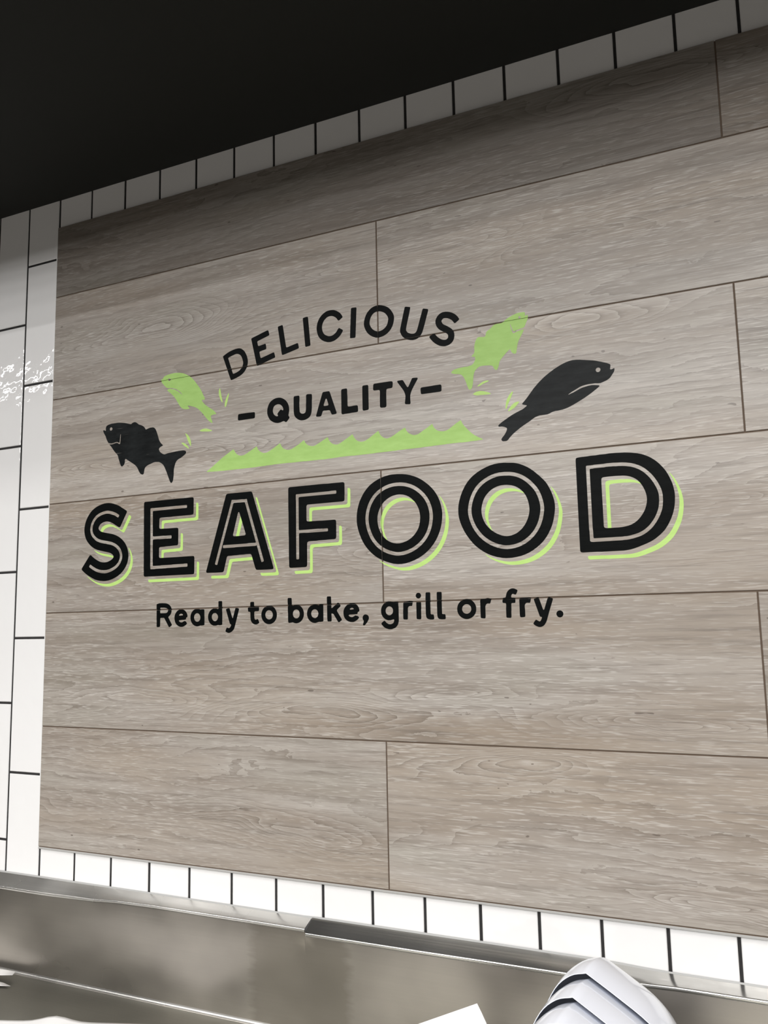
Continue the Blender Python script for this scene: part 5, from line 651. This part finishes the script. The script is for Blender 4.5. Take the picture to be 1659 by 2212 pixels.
# broad sheet along the lower edge
o = sheet('paper_sheet', [(-1.5, -5.0), (4.35, -4.0), (4.07, -1.00), (-1.3, -2.86)], .0004,
          lambda u, v: (.0014 + .010 * math.exp(-((u - .665) / .06) ** 2) * v ** 2, 0, .0), PAPER, n=36)
tag(o, 'broad white paper sheet lying flat on the steel counter, wavy back edge', 'paper')
# card leaning by the bowls
def card():
    vs = []; n = 10
    p = Vector((10.60, -2.0, .175)); ul = Vector((-.905, 0, -.41)); ud = Vector((.44, -.10, -.89))
    for i in range(n + 1):
        for j in range(n + 1):
            a_ = 1.62 * i / n; b_ = 1.24 * j / n
            q = p + ul * a_ + ud * b_
            q.y += -.16 * (b_ / 1.24) ** 2 - .04 * a_
            q.x += .09 * (b_ / 1.24) * (1 - b_ / 1.24) * 4 * (1 - i / n) * .5
            vs.append((X(q.x), q.y * U, Z(q.z)))
    zmin = min(v[2] for v in vs)
    vs = [(v[0], v[1], v[2]) for v in vs]
    m = len(vs); w_ = n + 1
    vs += [(v[0], v[1] + .0005, v[2]) for v in vs]
    fs = []
    for i in range(n):
        for j in range(n):
            a_, b_, c_, d_ = i * w_ + j, (i + 1) * w_ + j, (i + 1) * w_ + j + 1, i * w_ + j + 1
            fs.append((d_, c_, b_, a_)); fs.append((m + a_, m + b_, m + c_, m + d_))
    rim = [i * w_ for i in range(n + 1)] + [n * w_ + j for j in range(1, n + 1)] + [i * w_ + n for i in range(n - 1, -1, -1)] + [j for j in range(n - 1, 0, -1)]
    for q in range(len(rim)):
        a_, b_ = rim[q], rim[(q + 1) % len(rim)]
        fs.append((a_, b_, m + b_, m + a_))
    return mesh('paper_card', vs, fs, PAPER, smooth=True)
o = card()
tag(o, 'white card propped on its corner beside the nested white bowls', 'card')

# ------------------------------------------------------------------ nested white bowls lying on their side
PROFILE = [(0, 0), (.36, -.215), (.73, -.46), (.98, -.74), (1.13, -1.10), (1.18, -1.55), (1.12, -2.0), (.92, -2.45), (.60, -2.72), (.20, -2.80),
           (-.16, -2.72), (-.45, -2.45), (-.63, -2.0), (-.70, -1.5), (-.68, -1.0), (-.58, -.60), (-.40, -.24), (-.20, -.06)]
def smooth_closed(P, n, sharp=(0,)):
    out = []; N = len(P)
    for i in range(N):
        p1 = Vector(P[i]); p2 = Vector(P[(i + 1) % N])
        p0 = Vector(P[i - 1]) if i not in sharp else p1 * 2 - p2
        p3 = Vector(P[(i + 2) % N]) if (i + 1) % N not in sharp else p2 * 2 - p1
        for k in range(n):
            s = k / n
            out.append(.5 * ((2 * p1) + (p2 - p0) * s + (2 * p0 - 5 * p1 + 4 * p2 - p3) * s * s + (3 * p1 - p0 - 3 * p2 + p3) * s ** 3))
    return out
OUT = smooth_closed(PROFILE, 4)
CENT = Vector((.22, -1.45))
def bowl_mesh():
    """opening towards -y at y = 0, closed back at y = +DEPTH (wall units)"""
    DEPTH = 1.95; TH = .009
    vs, fs = [], []; k = len(OUT)
    def ringv(s, y, inset=0.0):
        for p in OUT:
            d = (p - CENT) * s
            L = d.length
            if L > 1e-6: d *= max(0.0, L - inset) / L
            q = CENT + d
            vs.append((q[0] * U, y * U, q[1] * U))
    N = 16
    for i in range(N):
        tt = i / (N - 1) * .97
        ringv((1 - tt ** 2.2) ** (1 / 2.2), tt * DEPTH)
    no = N
    for i in range(N - 1, -1, -1):
        tt = i / (N - 1) * .97
        ringv((1 - tt ** 2.2) ** (1 / 2.2), tt * DEPTH * .975 + .0, TH)
    R_ = 2 * N
    for i in range(R_ - 1):
        if i == N - 1: continue
        for j in range(k):
            a_, b_ = i * k + j, i * k + (j + 1) % k
            fs.append((a_, b_, b_ + k, a_ + k))
    for j in range(k):                                              # rim
        a_, b_ = j, (j + 1) % k
        fs.append(((R_ - 1) * k + j, (R_ - 1) * k + (j + 1) % k, b_, a_))
    n = len(vs)
    vs.append((CENT[0] * U, DEPTH * .985 * U, CENT[1] * U)); vs.append((CENT[0] * U, DEPTH * .95 * U, CENT[1] * U))
    for j in range(k):
        fs.append(((N - 1) * k + j, (N - 1) * k + (j + 1) % k, n))
        fs.append((N * k + (j + 1) % k, N * k + j, n + 1))
    me = bpy.data.meshes.new('plastic_bowl')
    me.from_pydata(vs, [], fs)
    bm = bmesh.new(); bm.from_mesh(me)
    bmesh.ops.recalc_face_normals(bm, faces=bm.faces)
    for f_ in bm.faces: f_.smooth = True
    for e in bm.edges:                                              # keep the ridge and the rim crisp
        i0, i1 = sorted(v.index for v in e.verts)
        if (i0 < k and i1 < k) or (i0 >= (R_ - 1) * k and i1 >= (R_ - 1) * k and i1 < n): e.smooth = False
    bm.to_mesh(me); bm.free()
    me.materials.append(WHITEPL)
    return me
bm_ = bowl_mesh()
BOWLS = [((12.39, -3.00, 1.205), 'nearest the wall'), ((12.385, -3.73, 1.204), 'second from the wall'), ((12.38, -4.43, 1.203), 'farthest from the wall')]
for i, (p, wh) in enumerate(BOWLS):
    o = bpy.data.objects.new('plastic_bowl', bm_); COL.objects.link(o)
    o.location = (X(p[0]), p[1] * U, Z(p[2]))
    tag(o, 'white moulded plastic bowl in the nested row on the counter, %s' % wh, 'bowl', group='nested white bowls on the counter')
